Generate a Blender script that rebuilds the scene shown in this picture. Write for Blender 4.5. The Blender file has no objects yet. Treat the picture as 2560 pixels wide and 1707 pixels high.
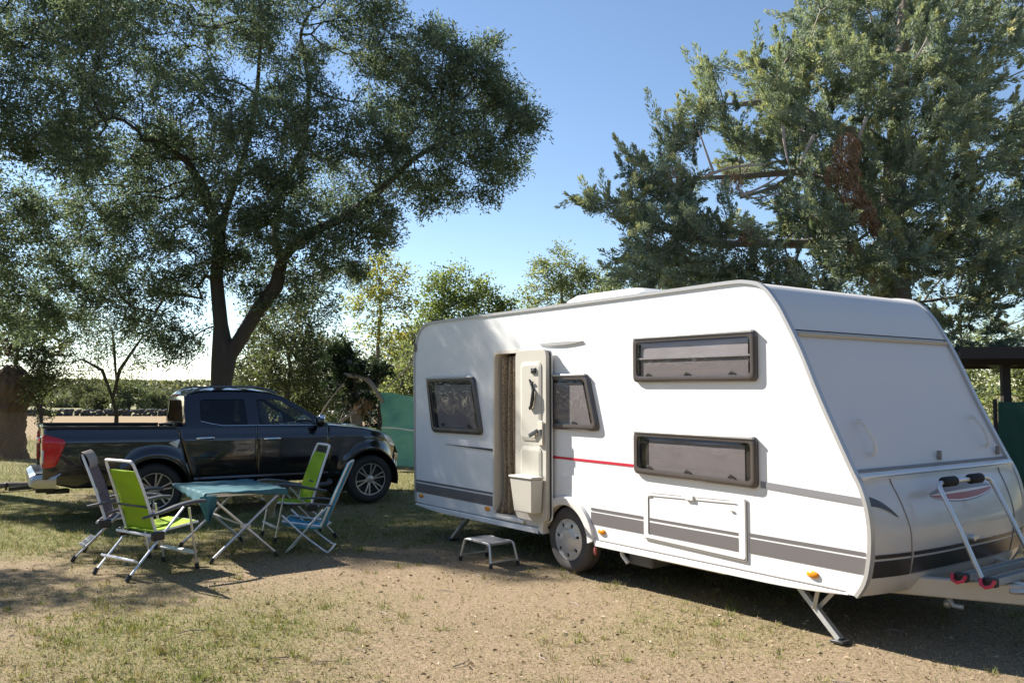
import bpy, bmesh, math, random
import numpy as np
from mathutils import Vector, Matrix, noise
from mathutils.geometry import tessellate_polygon

scene = bpy.context.scene
COL = scene.collection
R = math.radians

# ------------------------------------------------------------------ camera
FPX, CX, CY, YH, CAMH = 2157.0, 1280.0, 853.5, 980.0, 1.72      # photo calibration (2560 x 1707 px)
PITCH = math.atan((YH - CY) / FPX)
cam_data = bpy.data.cameras.new('camera')
cam = bpy.data.objects.new('camera', cam_data)
COL.objects.link(cam)
cam.location = (0, 0, CAMH)
cam.rotation_euler = (math.pi / 2 + PITCH, 0, 0)
cam_data.sensor_width = 36.0
cam_data.lens = FPX / 2560.0 * 36.0
cam_data.clip_start = 0.05
cam_data.clip_end = 4000
scene.camera = cam

# ------------------------------------------------------------------ world, sun, exposure
SUN_EL, SUN_TH = R(38), R(32)
TO_SUN = Vector((-math.cos(SUN_TH) * math.cos(SUN_EL), math.sin(SUN_TH) * math.cos(SUN_EL), math.sin(SUN_EL)))
world = bpy.data.worlds.new('World')
scene.world = world
world.use_nodes = True
wn = world.node_tree.nodes
wl = world.node_tree.links
wn.clear()
sky = wn.new('ShaderNodeTexSky')
sky.sky_type = 'NISHITA'
sky.sun_disc = False
sky.sun_elevation = SUN_EL
sky.sun_rotation = math.atan2(TO_SUN.x, TO_SUN.y)
sky.air_density = 1.0
sky.dust_density = 0.12
sky.ozone_density = 1.9
sky.altitude = 900
bg = wn.new('ShaderNodeBackground')
bg.inputs['Strength'].default_value = 0.061
wo = wn.new('ShaderNodeOutputWorld')
wl.new(sky.outputs[0], bg.inputs[0])
wl.new(bg.outputs[0], wo.inputs[0])

sun_data = bpy.data.lights.new('sun', 'SUN')
sun_data.energy = 4.4
sun_data.angle = R(0.53)
sun_data.color = (1.0, 0.94, 0.85)
sun = bpy.data.objects.new('sun', sun_data)
COL.objects.link(sun)
sun.rotation_euler = TO_SUN.to_track_quat('Z', 'Y').to_euler()
sun.location = (0, 0, 30)

vs = scene.view_settings
vs.view_transform = 'Standard'
vs.look = 'None'
vs.exposure = 1.6
vs.gamma = 1.0
vs.use_curve_mapping = False
scene.render.engine = 'CYCLES'

# ------------------------------------------------------------------ photo pixel helpers
_fw = Vector((0, math.cos(PITCH), math.sin(PITCH)))
_up = Vector((0, -math.sin(PITCH), math.cos(PITCH)))


def ray(x, y):
    return Vector((1, 0, 0)) * ((x - CX) / FPX) - _up * ((y - CY) / FPX) + _fw


def at_depth(x, y, depth):
    """point on the pixel's ray at world y = depth"""
    r = ray(x, y)
    return Vector((0, 0, CAMH)) + r * (depth / r.y)


def on_ground(x, y, z=0.0):
    r = ray(x, y)
    return Vector((0, 0, CAMH)) + r * ((z - CAMH) / r.z)


# ------------------------------------------------------------------ materials
MATS = {}


def _mat(name):
    m = bpy.data.materials.new(name)
    m.use_nodes = True
    MATS[name] = m
    return m, m.node_tree.nodes, m.node_tree.links, m.node_tree.nodes['Principled BSDF']


def mat(name, col, rough=0.5, metal=0.0, spec=0.5, noise_scale=None, noise_amt=0.15, bump=0.0, bump_scale=None,
        coat=0.0, alpha_trans=0.0, detail=4.0, stretch=None, rough_var=0.0):
    m, n, l, p = _mat(name)
    p.inputs['Base Color'].default_value = (*col, 1)
    p.inputs['Roughness'].default_value = rough
    p.inputs['Metallic'].default_value = metal
    p.inputs['Specular IOR Level'].default_value = spec
    p.inputs['Coat Weight'].default_value = coat
    p.inputs['Coat Roughness'].default_value = 0.04
    if alpha_trans:
        p.inputs['Transmission Weight'].default_value = alpha_trans
    tc = n.new('ShaderNodeTexCoord')
    src = tc.outputs['Object']
    if stretch:
        mp = n.new('ShaderNodeMapping')
        mp.inputs['Scale'].default_value = stretch
        l.new(src, mp.inputs[0])
        src = mp.outputs[0]
    if noise_scale:
        t = n.new('ShaderNodeTexNoise')
        t.inputs['Scale'].default_value = noise_scale
        t.inputs['Detail'].default_value = detail
        t.inputs['Roughness'].default_value = 0.65
        l.new(src, t.inputs['Vector'])
        mx = n.new('ShaderNodeMix')
        mx.data_type = 'RGBA'
        a = noise_amt
        mx.inputs[6].default_value = (*[c * (1 - a) for c in col], 1)
        mx.inputs[7].default_value = (*[min(1, c * (1 + a)) for c in col], 1)
        l.new(t.outputs['Fac'], mx.inputs[0])
        l.new(mx.outputs[2], p.inputs['Base Color'])
        if rough_var:
            mr = n.new('ShaderNodeMapRange')
            mr.inputs['From Min'].default_value = 0.3
            mr.inputs['From Max'].default_value = 0.7
            mr.inputs['To Min'].default_value = max(0.02, rough - rough_var)
            mr.inputs['To Max'].default_value = rough + rough_var
            l.new(t.outputs['Fac'], mr.inputs['Value'])
            l.new(mr.outputs[0], p.inputs['Roughness'])
    if bump:
        t2 = n.new('ShaderNodeTexNoise')
        t2.inputs['Scale'].default_value = bump_scale or (noise_scale or 20)
        t2.inputs['Detail'].default_value = 5
        l.new(src, t2.inputs['Vector'])
        b = n.new('ShaderNodeBump')
        b.inputs['Strength'].default_value = bump
        b.inputs['Distance'].default_value = 0.01
        l.new(t2.outputs['Fac'], b.inputs['Height'])
        l.new(b.outputs[0], p.inputs['Normal'])
    return m


def leaf_mat(name, stops, trans=0.35, rough=0.55, spec=0.35, glow=(1.25, 1.3, 0.75)):
    """leaf material: colour from the per-leaf 'tone' attribute, partly translucent"""
    m, n, l, p = _mat(name)
    at = n.new('ShaderNodeAttribute')
    at.attribute_name = 'tone'
    cr = n.new('ShaderNodeValToRGB')
    els = cr.color_ramp.elements
    els[0].position = stops[0][0]
    els[0].color = (*stops[0][1], 1)
    els[1].position = stops[-1][0]
    els[1].color = (*stops[-1][1], 1)
    for pos, c in stops[1:-1]:
        e = els.new(pos)
        e.color = (*c, 1)
    l.new(at.outputs['Fac'], cr.inputs[0])
    l.new(cr.outputs[0], p.inputs['Base Color'])
    p.inputs['Roughness'].default_value = rough
    p.inputs['Specular IOR Level'].default_value = spec
    tr = n.new('ShaderNodeBsdfTranslucent')
    br = n.new('ShaderNodeMix')
    br.data_type = 'RGBA'
    br.blend_type = 'MULTIPLY'
    br.inputs[0].default_value = 1.0
    br.inputs[7].default_value = (*glow, 1)
    l.new(cr.outputs[0], br.inputs[6])
    l.new(br.outputs[2], tr.inputs[0])
    mx = n.new('ShaderNodeMixShader')
    mx.inputs[0].default_value = trans
    l.new(p.outputs[0], mx.inputs[1])
    l.new(tr.outputs[0], mx.inputs[2])
    l.new(mx.outputs[0], n['Material Output'].inputs[0])
    return m


def glass_mat(name, tint, trans=0.7, rough=0.02):
    """thin tinted pane: clear-through share plus mirror-like surface"""
    m, n, l, p = _mat(name)
    n.remove(p)
    tb = n.new('ShaderNodeBsdfTransparent')
    tb.inputs[0].default_value = (*tint, 1)
    gl = n.new('ShaderNodeBsdfGlossy')
    gl.inputs['Roughness'].default_value = rough
    gl.inputs[0].default_value = (0.9, 0.9, 0.9, 1)
    lw = n.new('ShaderNodeLayerWeight')
    lw.inputs[0].default_value = 0.5
    pw = n.new('ShaderNodeMath')
    pw.operation = 'POWER'
    pw.inputs[1].default_value = 5.0
    l.new(lw.outputs['Facing'], pw.inputs[0])
    fr = n.new('ShaderNodeMath')
    fr.operation = 'MULTIPLY_ADD'
    fr.inputs[1].default_value = 0.94
    fr.inputs[2].default_value = 0.05
    l.new(pw.outputs[0], fr.inputs[0])
    mx = n.new('ShaderNodeMixShader')
    l.new(fr.outputs[0], mx.inputs[0])
    l.new(tb.outputs[0], mx.inputs[1])
    l.new(gl.outputs[0], mx.inputs[2])
    l.new(mx.outputs[0], n['Material Output'].inputs[0])
    return m


# ------------------------------------------------------------------ mesh helpers
class MB:
    """collects shapes into one mesh"""

    def __init__(self):
        self.v = []
        self.f = []

    def add(self, verts, faces):
        o = len(self.v)
        self.v += [tuple(p) for p in verts]
        self.f += [tuple(i + o for i in f) for f in faces]
        return self

    def box(self, lo, hi):
        x0, y0, z0 = lo
        x1, y1, z1 = hi
        return self.add([(x0, y0, z0), (x1, y0, z0), (x1, y1, z0), (x0, y1, z0), (x0, y0, z1), (x1, y0, z1), (x1, y1, z1), (x0, y1, z1)],
                        [(0, 3, 2, 1), (4, 5, 6, 7), (0, 1, 5, 4), (1, 2, 6, 5), (2, 3, 7, 6), (3, 0, 4, 7)])

    def bar(self, a, b, w, h, up=(0, 0, 1)):
        """rectangular bar from a to b; w along the side, h along up"""
        a, b = Vector(a), Vector(b)
        d = (b - a).normalized()
        u = Vector(up)
        s = d.cross(u)
        if s.length < 1e-4:
            s = d.cross(Vector((1, 0, 0)))
        s.normalize()
        u = s.cross(d).normalized()
        vs = []
        for p in (a, b):
            for i, j in ((-1, -1), (1, -1), (1, 1), (-1, 1)):
                vs.append(p + s * (w / 2 * i) + u * (h / 2 * j))
        return self.add(vs, [(0, 1, 2, 3), (7, 6, 5, 4), (0, 4, 5, 1), (1, 5, 6, 2), (2, 6, 7, 3), (3, 7, 4, 0)])

    def tube(self, pts, r, n=8, closed=False, cap=True, flat=1.0):
        pts = [Vector(p) for p in pts]
        m = len(pts)
        rs = r if isinstance(r, (list, tuple)) else [r] * m
        rings = []
        prev = None
        for i, p in enumerate(pts):
            if closed:
                t = (pts[(i + 1) % m] - pts[i - 1]).normalized()
            else:
                t = (pts[min(i + 1, m - 1)] - pts[max(i - 1, 0)])
                t = t.normalized() if t.length > 1e-9 else Vector((0, 0, 1))
            if prev is None:
                u = Vector((0, 0, 1)).cross(t)
                if u.length < 0.15:
                    u = Vector((1, 0, 0)).cross(t)
                u.normalize()
            else:
                u = prev - t * prev.dot(t)
                u = u.normalized() if u.length > 1e-6 else prev
            prev = u
            w = t.cross(u)
            rings.append([p + u * (math.cos(k * math.tau / n) * rs[i]) + w * (math.sin(k * math.tau / n) * rs[i] * flat) for k in range(n)])
        vs = [q for g in rings for q in g]
        fs = []
        for i in range(m if closed else m - 1):
            j = (i + 1) % m
            for k in range(n):
                fs.append((i * n + k, i * n + (k + 1) % n, j * n + (k + 1) % n, j * n + k))
        if cap and not closed:
            fs.append(tuple(range(n - 1, -1, -1)))
            fs.append(tuple((m - 1) * n + k for k in range(n)))
        return self.add(vs, fs)

    def lathe(self, prof, center, axis, n=32, ref=(0, 0, 1)):
        """prof: list of (radius, offset along axis)"""
        c = Vector(center)
        a = Vector(axis).normalized()
        u = Vector(ref)
        u = (u - a * u.dot(a)).normalized()
        w = a.cross(u)
        vs = []
        for r, o in prof:
            for k in range(n):
                t = k * math.tau / n
                vs.append(c + a * o + (u * math.cos(t) + w * math.sin(t)) * r)
        fs = []
        for i in range(len(prof) - 1):
            for k in range(n):
                fs.append((i * n + k, i * n + (k + 1) % n, (i + 1) * n + (k + 1) % n, (i + 1) * n + k))
        return self.add(vs, fs)

    def ellipsoid(self, c, r, nu=12, nv=8):
        c = Vector(c)
        vs = []
        for i in range(nv + 1):
            th = math.pi * i / nv
            for k in range(nu):
                ph = math.tau * k / nu
                vs.append(c + Vector((r[0] * math.sin(th) * math.cos(ph), r[1] * math.sin(th) * math.sin(ph), r[2] * math.cos(th))))
        fs = []
        for i in range(nv):
            for k in range(nu):
                fs.append((i * nu + k, (i + 1) * nu + k, (i + 1) * nu + (k + 1) % nu, i * nu + (k + 1) % nu))
        return self.add(vs, fs)

    def poly(self, loops, to3d, thick=None):
        """filled polygon with holes; loops of 2d points, to3d(p, layer) -> 3d; thick adds a second layer and the walls"""
        tri = tessellate_polygon([[Vector((p[0], p[1], 0)) for p in lp] for lp in loops])
        flat = [p for lp in loops for p in lp]
        n = len(flat)
        o = len(self.v)
        self.v += [tuple(to3d(p, 0)) for p in flat]
        self.f += [tuple(i + o for i in t) for t in tri]
        if thick:
            self.v += [tuple(to3d(p, 1)) for p in flat]
            self.f += [tuple(i + o + n for i in reversed(t)) for t in tri]
            s = 0
            for lp in loops:
                m = len(lp)
                for k in range(m):
                    a, b = s + k, s + (k + 1) % m
                    self.f.append((o + a, o + b, o + n + b, o + n + a))
                s += m
        return self

    def grid(self, fn, us, vs_, skip=None):
        nu, nv = len(us), len(vs_)
        verts = [fn(u, v) for v in vs_ for u in us]
        fs = []
        for j in range(nv - 1):
            for i in range(nu - 1):
                if skip and skip(i, j):
                    continue
                fs.append((j * nu + i, j * nu + i + 1, (j + 1) * nu + i + 1, (j + 1) * nu + i))
        return self.add(verts, fs)

    def build(self, name, material, parent=None, smooth=True, bevel=0.0, sharp=35, fix=True, seg=2):
        me = bpy.data.meshes.new(name)
        me.from_pydata(self.v, [], self.f)
        if fix:
            bm = bmesh.new()
            bm.from_mesh(me)
            loose = [v for v in bm.verts if not v.link_faces]
            if loose:
                bmesh.ops.delete(bm, geom=loose, context='VERTS')
            bmesh.ops.recalc_face_normals(bm, faces=bm.faces)
            bm.to_mesh(me)
            bm.free()
        me.materials.append(MATS[material] if isinstance(material, str) else material)
        if smooth:
            me.polygons.foreach_set('use_smooth', [True] * len(me.polygons))
            try:
                me.set_sharp_from_angle(angle=R(sharp))
            except Exception:
                pass
        o = bpy.data.objects.new(name, me)
        COL.objects.link(o)
        if parent is not None:
            o.parent = parent
        if bevel:
            b = o.modifiers.new('bevel', 'BEVEL')
            b.width = bevel
            b.segments = seg
            b.limit_method = 'ANGLE'
            b.angle_limit = R(40)
        return o


def tag(o, label=None, cat=None, group=None, kind=None):
    if label:
        o['label'] = label
    if cat:
        o['category'] = cat
    if group:
        o['group'] = group
    if kind:
        o['kind'] = kind
    return o


def empty(name, loc, rz=0.0, label=None, cat=None, group=None):
    o = bpy.data.objects.new(name, None)
    o.empty_display_size = 0.2
    COL.objects.link(o)
    o.location = loc
    o.rotation_euler = (0, 0, rz)
    return tag(o, label, cat, group)


def rrect(x0, z0, x1, z1, r, n=5, skew=None):
    """rounded rectangle loop, counter-clockwise"""
    pts = []
    for cx, cz, a0 in ((x1 - r, z0 + r, -90), (x1 - r, z1 - r, 0), (x0 + r, z1 - r, 90), (x0 + r, z0 + r, 180)):
        for k in range(n + 1):
            a = R(a0 + 90 * k / n)
            pts.append((cx + r * math.cos(a), cz + r * math.sin(a)))
    return pts


def rpoly(pts, r, n=5):
    """polygon with rounded corners"""
    out = []
    m = len(pts)
    for i in range(m):
        p = Vector(pts[i])
        a = Vector(pts[i - 1])
        b = Vector(pts[(i + 1) % m])
        da, db = (a - p), (b - p)
        la, lb = da.length, db.length
        rr = min(r[i] if isinstance(r, (list, tuple)) else r, la * 0.45, lb * 0.45)
        s, e = p + da / la * rr, p + db / lb * rr
        for k in range(n + 1):
            t = k / n
            q = s * (1 - t) ** 2 + p * 2 * t * (1 - t) + e * t ** 2
            out.append((q.x, q.y))
    return out


def smooth_path(pts, n=6, closed=False):
    """Catmull-Rom through points"""
    P = [Vector(p) for p in pts]
    m = len(P)
    out = []
    for i in range(m if closed else m - 1):
        p0 = P[(i - 1) % m] if (closed or i > 0) else P[0]
        p1, p2 = P[i], P[(i + 1) % m]
        p3 = P[(i + 2) % m] if (closed or i + 2 < m) else P[-1]
        for k in range(n):
            t = k / n
            out.append(0.5 * ((2 * p1) + (-p0 + p2) * t + (2 * p0 - 5 * p1 + 4 * p2 - p3) * t * t + (-p0 + 3 * p1 - 3 * p2 + p3) * t ** 3))
    if not closed:
        out.append(P[-1])
    return out


def interp(x, xs, ys):
    return float(np.interp(x, xs, ys))
# ------------------------------------------------------------------ material library
mat('gelcoat', (0.80, 0.80, 0.79), rough=0.22, noise_scale=2.2, noise_amt=0.02, coat=0.25)
mat('gelcoat_gloss', (0.55, 0.54, 0.52), rough=0.24, noise_scale=1.5, noise_amt=0.03, coat=0.3)  # gas locker: white like the walls, shade darkened into the colour
mat('nose_shade_tone', (0.70, 0.67, 0.64), rough=0.5, noise_scale=1.2, noise_amt=0.03)  # white nose and brow; part of their shade is put into this colour
mat('off_white', (0.74, 0.72, 0.68), rough=0.38, noise_scale=8, noise_amt=0.04)
mat('door_cream', (0.56, 0.53, 0.46), rough=0.4, noise_scale=6, noise_amt=0.03)
mat('cream_plastic', (0.66, 0.60, 0.50), rough=0.42, noise_scale=6, noise_amt=0.05)
mat('edge_rail', (0.50, 0.49, 0.48), rough=0.35, metal=0.35, noise_scale=15, noise_amt=0.08)
mat('window_frame', (0.085, 0.072, 0.068), rough=0.22, noise_scale=9, noise_amt=0.15, coat=0.3)
mat('blind', (0.20, 0.185, 0.19), rough=0.8, noise_scale=5, noise_amt=0.18)
mat('blind_pale', (0.34, 0.33, 0.345), rough=0.8, noise_scale=3, noise_amt=0.25)
mat('dark_void', (0.018, 0.015, 0.014), rough=0.9)
glass_mat('tint_pane', (0.89, 0.87, 0.87))
glass_mat('clear_glass', (0.72, 0.80, 0.78))
glass_mat('privacy_glass', (0.05, 0.055, 0.06))
mat('stripe_grey', (0.155, 0.145, 0.145), rough=0.35)
mat('stripe_mid', (0.235, 0.235, 0.25), rough=0.35)
mat('stripe_red', (0.55, 0.025, 0.05), rough=0.35)
mat('decal_dark', (0.045, 0.042, 0.042), rough=0.25)
mat('decal_white', (0.78, 0.77, 0.76), rough=0.3)
mat('decal_red', (0.36, 0.10, 0.09), rough=0.3)
mat('decal_blue', (0.10, 0.16, 0.28), rough=0.3)
mat('amber', (0.80, 0.28, 0.01), rough=0.18, coat=0.5)
mat('seam_dark', (0.05, 0.05, 0.05), rough=0.6)
mat('seam_soft', (0.26, 0.24, 0.22), rough=0.6)
mat('seam_tan', (0.50, 0.46, 0.38), rough=0.5)
mat('rubber', (0.028, 0.027, 0.026), rough=0.75, noise_scale=30, noise_amt=0.25, bump=0.2, bump_scale=60)
mat('tyre_dusty', (0.075, 0.070, 0.066), rough=0.85, noise_scale=14, noise_amt=0.3, bump=0.25, bump_scale=70)
mat('hubcap', (0.62, 0.62, 0.63), rough=0.28, metal=0.55, noise_scale=12, noise_amt=0.08)
mat('alloy', (0.55, 0.53, 0.50), rough=0.28, metal=0.7, noise_scale=12, noise_amt=0.1)
mat('galvanised', (0.50, 0.50, 0.48), rough=0.42, metal=0.6, noise_scale=25, noise_amt=0.15)
mat('aluminium', (0.66, 0.66, 0.66), rough=0.33, metal=0.75, noise_scale=18, noise_amt=0.1)
mat('alu_white', (0.80, 0.80, 0.80), rough=0.35, noise_scale=18, noise_amt=0.05)
mat('black_plastic', (0.025, 0.025, 0.027), rough=0.45, noise_scale=20, noise_amt=0.15)
mat('grey_plastic', (0.085, 0.088, 0.10), rough=0.42, noise_scale=20, noise_amt=0.12)
mat('foam_black', (0.012, 0.012, 0.013), rough=0.8)
mat('clamp_red', (0.60, 0.02, 0.05), rough=0.25, coat=0.4)
mat('drawbar_paint', (0.62, 0.58, 0.50), rough=0.4, noise_scale=6, noise_amt=0.1)
mat('chrome', (0.80, 0.81, 0.82), rough=0.12, metal=1.0)
mat('lens_red', (0.55, 0.008, 0.012), rough=0.12, coat=0.6, noise_scale=24, noise_amt=0.45)
mat('lens_clear', (0.62, 0.64, 0.66), rough=0.1, coat=0.6, noise_scale=10, noise_amt=0.3)
mat('seat_fabric', (0.06, 0.06, 0.062), rough=0.9)


def curtain_mat():
    m, n, l, p = _mat('curtain')
    tc = n.new('ShaderNodeTexCoord')
    mp = n.new('ShaderNodeMapping')
    mp.inputs['Scale'].default_value = (9, 9, 22)
    w = n.new('ShaderNodeTexNoise')
    w.inputs['Scale'].default_value = 6
    w.inputs['Detail'].default_value = 6
    cr = n.new('ShaderNodeValToRGB')
    cr.color_ramp.elements[0].position = 0.38
    cr.color_ramp.elements[0].color = (0.12, 0.085, 0.06, 1)
    cr.color_ramp.elements[1].position = 0.62
    cr.color_ramp.elements[1].color = (0.42, 0.33, 0.23, 1)
    l.new(tc.outputs['Object'], mp.inputs[0])
    l.new(mp.outputs[0], w.inputs['Vector'])
    l.new(w.outputs['Fac'], cr.inputs[0])
    l.new(cr.outputs[0], p.inputs['Base Color'])
    p.inputs['Roughness'].default_value = 0.95


curtain_mat()
# ------------------------------------------------------------------ ground
def green_amount(x, y):
    """0 = bare earth and straw, 1 = green turf"""
    v = 0.5 + 0.5 * noise.fractal(Vector((x * 0.42 + 3.1, y * 0.42 - 1.7, 0.3)), 1.0, 2.1, 4)
    w = 0.5 + 0.5 * noise.noise(Vector((x * 0.16 - 5.0, y * 0.16 + 2.2, 1.3)))
    far = min(1.0, max(0.0, (y - 8.2) / 2.6))           # the turf is greener round the truck
    left = min(1.0, max(0.0, (-x - 1.5) / 4)) * 0.04
    return max(0.0, min(1.0, (v * 0.75 + w * 0.25 - 0.52 + 0.36 * far + left) * 2.2 + 0.22))


def ground_height(x, y):
    return 0.012 * noise.fractal(Vector((x * 0.7, y * 0.7, 7.7)), 1.0, 2.0, 3) - 0.008


def axis(dense0, dense1, step, far0, far1):
    a = list(np.arange(dense0, dense1 + 1e-6, step))
    s, x = step, dense1
    while x < far1:
        s *= 1.35
        x += s
        a.append(min(x, far1))
    s, x = step, dense0
    while x > far0:
        s *= 1.35
        x -= s
        a.insert(0, max(x, far0))
    return a


gx = axis(-10, 8, 0.10, -1500, 1500)
gy = axis(3.2, 18, 0.10, -400, 2500)
gm = MB()
gm.grid(lambda x, y: (x, y, ground_height(x, y) if (-12 < x < 10 and 2 < y < 22) else -0.008), gx, gy)


def ground_mat():
    m, n, l, p = _mat('campsite_ground')
    p.inputs['Roughness'].default_value = 1.0
    p.inputs['Specular IOR Level'].default_value = 0.1
    tc = n.new('ShaderNodeTexCoord')
    at = n.new('ShaderNodeAttribute')
    at.attribute_name = 'green'

    def tex(scale, detail=5, rough=0.65):
        t = n.new('ShaderNodeTexNoise')
        t.inputs['Scale'].default_value = scale
        t.inputs['Detail'].default_value = detail
        t.inputs['Roughness'].default_value = rough
        l.new(tc.outputs['Object'], t.inputs['Vector'])
        return t

    def ramp(src, a, b, c0, c1):
        r = n.new('ShaderNodeValToRGB')
        r.color_ramp.elements[0].position = a
        r.color_ramp.elements[0].color = (*c0, 1)
        r.color_ramp.elements[1].position = b
        r.color_ramp.elements[1].color = (*c1, 1)
        l.new(src, r.inputs[0])
        return r

    def mix(fac, a, b):
        x = n.new('ShaderNodeMix')
        x.data_type = 'RGBA'
        if isinstance(fac, float):
            x.inputs[0].default_value = fac
        else:
            l.new(fac, x.inputs[0])
        l.new(a, x.inputs[6])
        l.new(b, x.inputs[7])
        return x.outputs[2]
    t1 = tex(1.3, 6)
    t2 = tex(38, 6, 0.75)
    t3 = tex(9, 5)
    earth = ramp(t1.outputs['Fac'], 0.3, 0.7, (0.185, 0.132, 0.092), (0.275, 0.203, 0.14)).outputs[0]
    straw = ramp(t2.outputs['Fac'], 0.36, 0.66, (0.13, 0.098, 0.062), (0.36, 0.275, 0.18)).outputs[0]
    base = mix(0.75, earth, straw)
    turf = ramp(t2.outputs['Fac'], 0.35, 0.68, (0.085, 0.094, 0.030), (0.24, 0.225, 0.092)).outputs[0]
    ad = n.new('ShaderNodeMath')
    ad.operation = 'MULTIPLY_ADD'
    l.new(t3.outputs['Fac'], ad.inputs[0])
    ad.inputs[1].default_value = 1.5
    ad.inputs[2].default_value = -0.75
    ad2 = n.new('ShaderNodeMath')
    ad2.operation = 'MULTIPLY_ADD'
    ad2.use_clamp = True
    l.new(at.outputs['Fac'], ad2.inputs[0])
    ad2.inputs[1].default_value = 0.8
    l.new(ad.outputs[0], ad2.inputs[2])
    col = mix(ad2.outputs[0], base, turf)
    l.new(col, p.inputs['Base Color'])
    b = n.new('ShaderNodeBump')
    b.inputs['Strength'].default_value = 0.6
    b.inputs['Distance'].default_value = 0.015
    t4 = tex(60, 6, 0.8)
    l.new(t4.outputs['Fac'], b.inputs['Height'])
    l.new(b.outputs[0], p.inputs['Normal'])


ground_mat()
ground = gm.build('ground', 'campsite_ground', None, sharp=180, fix=False)
tag(ground, kind='structure', label='flat campsite ground of short dry grass and bare earth', cat='ground')
ga = ground.data.attributes.new('green', 'FLOAT', 'POINT')
ga.data.foreach_set('value', [green_amount(v.co.x, v.co.y) if (abs(v.co.x) < 40 and v.co.y < 60) else 0.5 for v in ground.data.vertices])

# dry field beyond the trees, then a paler meadow
mat('dry_field', (0.25, 0.185, 0.11), rough=1.0, spec=0.1, noise_scale=0.6, noise_amt=0.3, stretch=(0.4, 2.0, 1), bump=0.5, bump_scale=8)
mat('meadow', (0.20, 0.19, 0.105), rough=1.0, spec=0.1, noise_scale=0.08, noise_amt=0.35, stretch=(0.4, 1.6, 1), bump=0.5, bump_scale=3)
mat('far_hill', (0.055, 0.075, 0.045), rough=1.0, spec=0.1, noise_scale=0.06, noise_amt=0.5)
fm = MB(); fm.grid(lambda x, y: (x, y, 0.0), list(np.linspace(-70, 30, 20)), list(np.linspace(31, 62, 8))); o = fm.build('field', 'dry_field', None, fix=False); tag(o, 'dry tan field behind the pickup', 'field', kind='structure')
fm = MB(); fm.grid(lambda x, y: (x, y, 0.004), list(np.linspace(-200, 120, 20)), list(np.linspace(63.5, 320, 10))); o = fm.build('meadow', 'meadow', None, fix=False); tag(o, 'pale green meadow beyond the stone wall', 'meadow', kind='structure')
# ------------------------------------------------------------------ caravan
# local frame: x forward along the near side, y inwards from the near side, z up; origin at the near wheel's contact point
CAR_W = (0.572, 8.283, 0.0)
CAR_RZ = math.atan2(-math.cos(R(36.3)), math.sin(R(36.3)))
CARW = 2.25
caravan = empty('caravan', CAR_W, CAR_RZ,
                'white touring caravan with sloping nose and dark grey stripes, door open', 'caravan')

# side outline (x, z): rear bottom -> roof -> nose, then the bottom line with the wheel arch
PROF = [(-2.95, 0.385), (-2.985, 1.2), (-3.005, 2.10), (-2.985, 2.27), (-2.93, 2.40), (-2.83, 2.50), (-2.68, 2.548), (-2.4, 2.558), (-1.3, 2.562),
        (0.4, 2.568), (1.5, 2.575), (1.95, 2.578), (2.08, 2.568), (2.19, 2.54), (2.275, 2.48), (2.34, 2.40), (2.40, 2.31), (2.555, 2.02), (2.71, 1.67), (2.93, 1.22),
        (3.00, 1.09), (3.045, 0.95), (3.066, 0.78), (3.055, 0.60), (3.02, 0.45), (2.955, 0.345)]
ARC_C, ARC_R = (-0.085, 0.315), 0.385
def arch_pts(r, z_end, n=16, c=ARC_C):
    s = math.asin((z_end - c[1]) / r)
    return [(c[0] + r * math.cos(a), c[1] + r * math.sin(a)) for a in [s + (math.pi - 2 * s) * k / n for k in range(n + 1)]]
side_outline = PROF + [(2.75, 0.372)] + arch_pts(ARC_R, 0.375) + [(-2.7, 0.378)]
DOOR = (-1.29, 0.425, -0.775, 2.15)
door_hole = list(reversed(rrect(*DOOR, 0.06, 4)))
m = MB()
m.poly([side_outline, door_hole], lambda p, k: (p[0], 0.0 + 0.03 * k, p[1]), thick=True)
wall = m.build('wall', 'gelcoat', caravan, sharp=25)
m = MB()
m.poly([PROF + [(2.75, 0.372)] + arch_pts(ARC_R, 0.375) + [(-2.7, 0.378)]], lambda p, k: (p[0], CARW - 0.03 * k, p[1]), thick=True)
m.build('wall', 'gelcoat', caravan, sharp=25)
# skin over the rear and the roof
def skin(pts, y0, y1, name, material, crown=0.0, ny=2):
    mm = MB()
    ys = [y0 + (y1 - y0) * k / ny for k in range(ny + 1)]
    mm.grid(lambda u, v: (pts[u][0], v, pts[u][1] + crown * (1 - ((v - CARW / 2) / (CARW / 2)) ** 2)), list(range(len(pts))), ys)
    return mm.build(name, material, caravan, sharp=40)
dense = [(p.x, p.y) for p in smooth_path([(a, b, 0) for a, b in PROF], 4)]
i_top = max(range(len(dense)), key=lambda i: dense[i][1] + (0.0 if 1.8 < dense[i][0] < 2.0 else -9))
def seg(x_from, x_to):
    a = min(range(len(dense)), key=lambda i: (dense[i][0] - x_from[0]) ** 2 + (dense[i][1] - x_from[1]) ** 2)
    b = min(range(len(dense)), key=lambda i: (dense[i][0] - x_to[0]) ** 2 + (dense[i][1] - x_to[1]) ** 2)
    return dense[a:b + 1]
rear_seg = seg((-2.95, 0.385), (-2.83, 2.50))
roof_seg = seg((-2.83, 2.50), (1.95, 2.578))
nose_up = seg((1.95, 2.578), (2.49, 2.14))
nose_mid = seg((2.49, 2.14), (2.965, 1.155))
nose_low = seg((3.00, 1.09), (2.955, 0.345))
skin(rear_seg, 0.031, CARW - 0.031, 'tail_panel', 'gelcoat')
skin(roof_seg, 0.031, CARW - 0.031, 'roof', 'gelcoat')
skin(nose_up, 0.031, CARW - 0.031, 'brow_panel', 'nose_shade_tone')
skin([(x - 0.012, z - 0.006) for x, z in nose_mid], 0.031, CARW - 0.031, 'nose_panel', 'nose_shade_tone')
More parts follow.
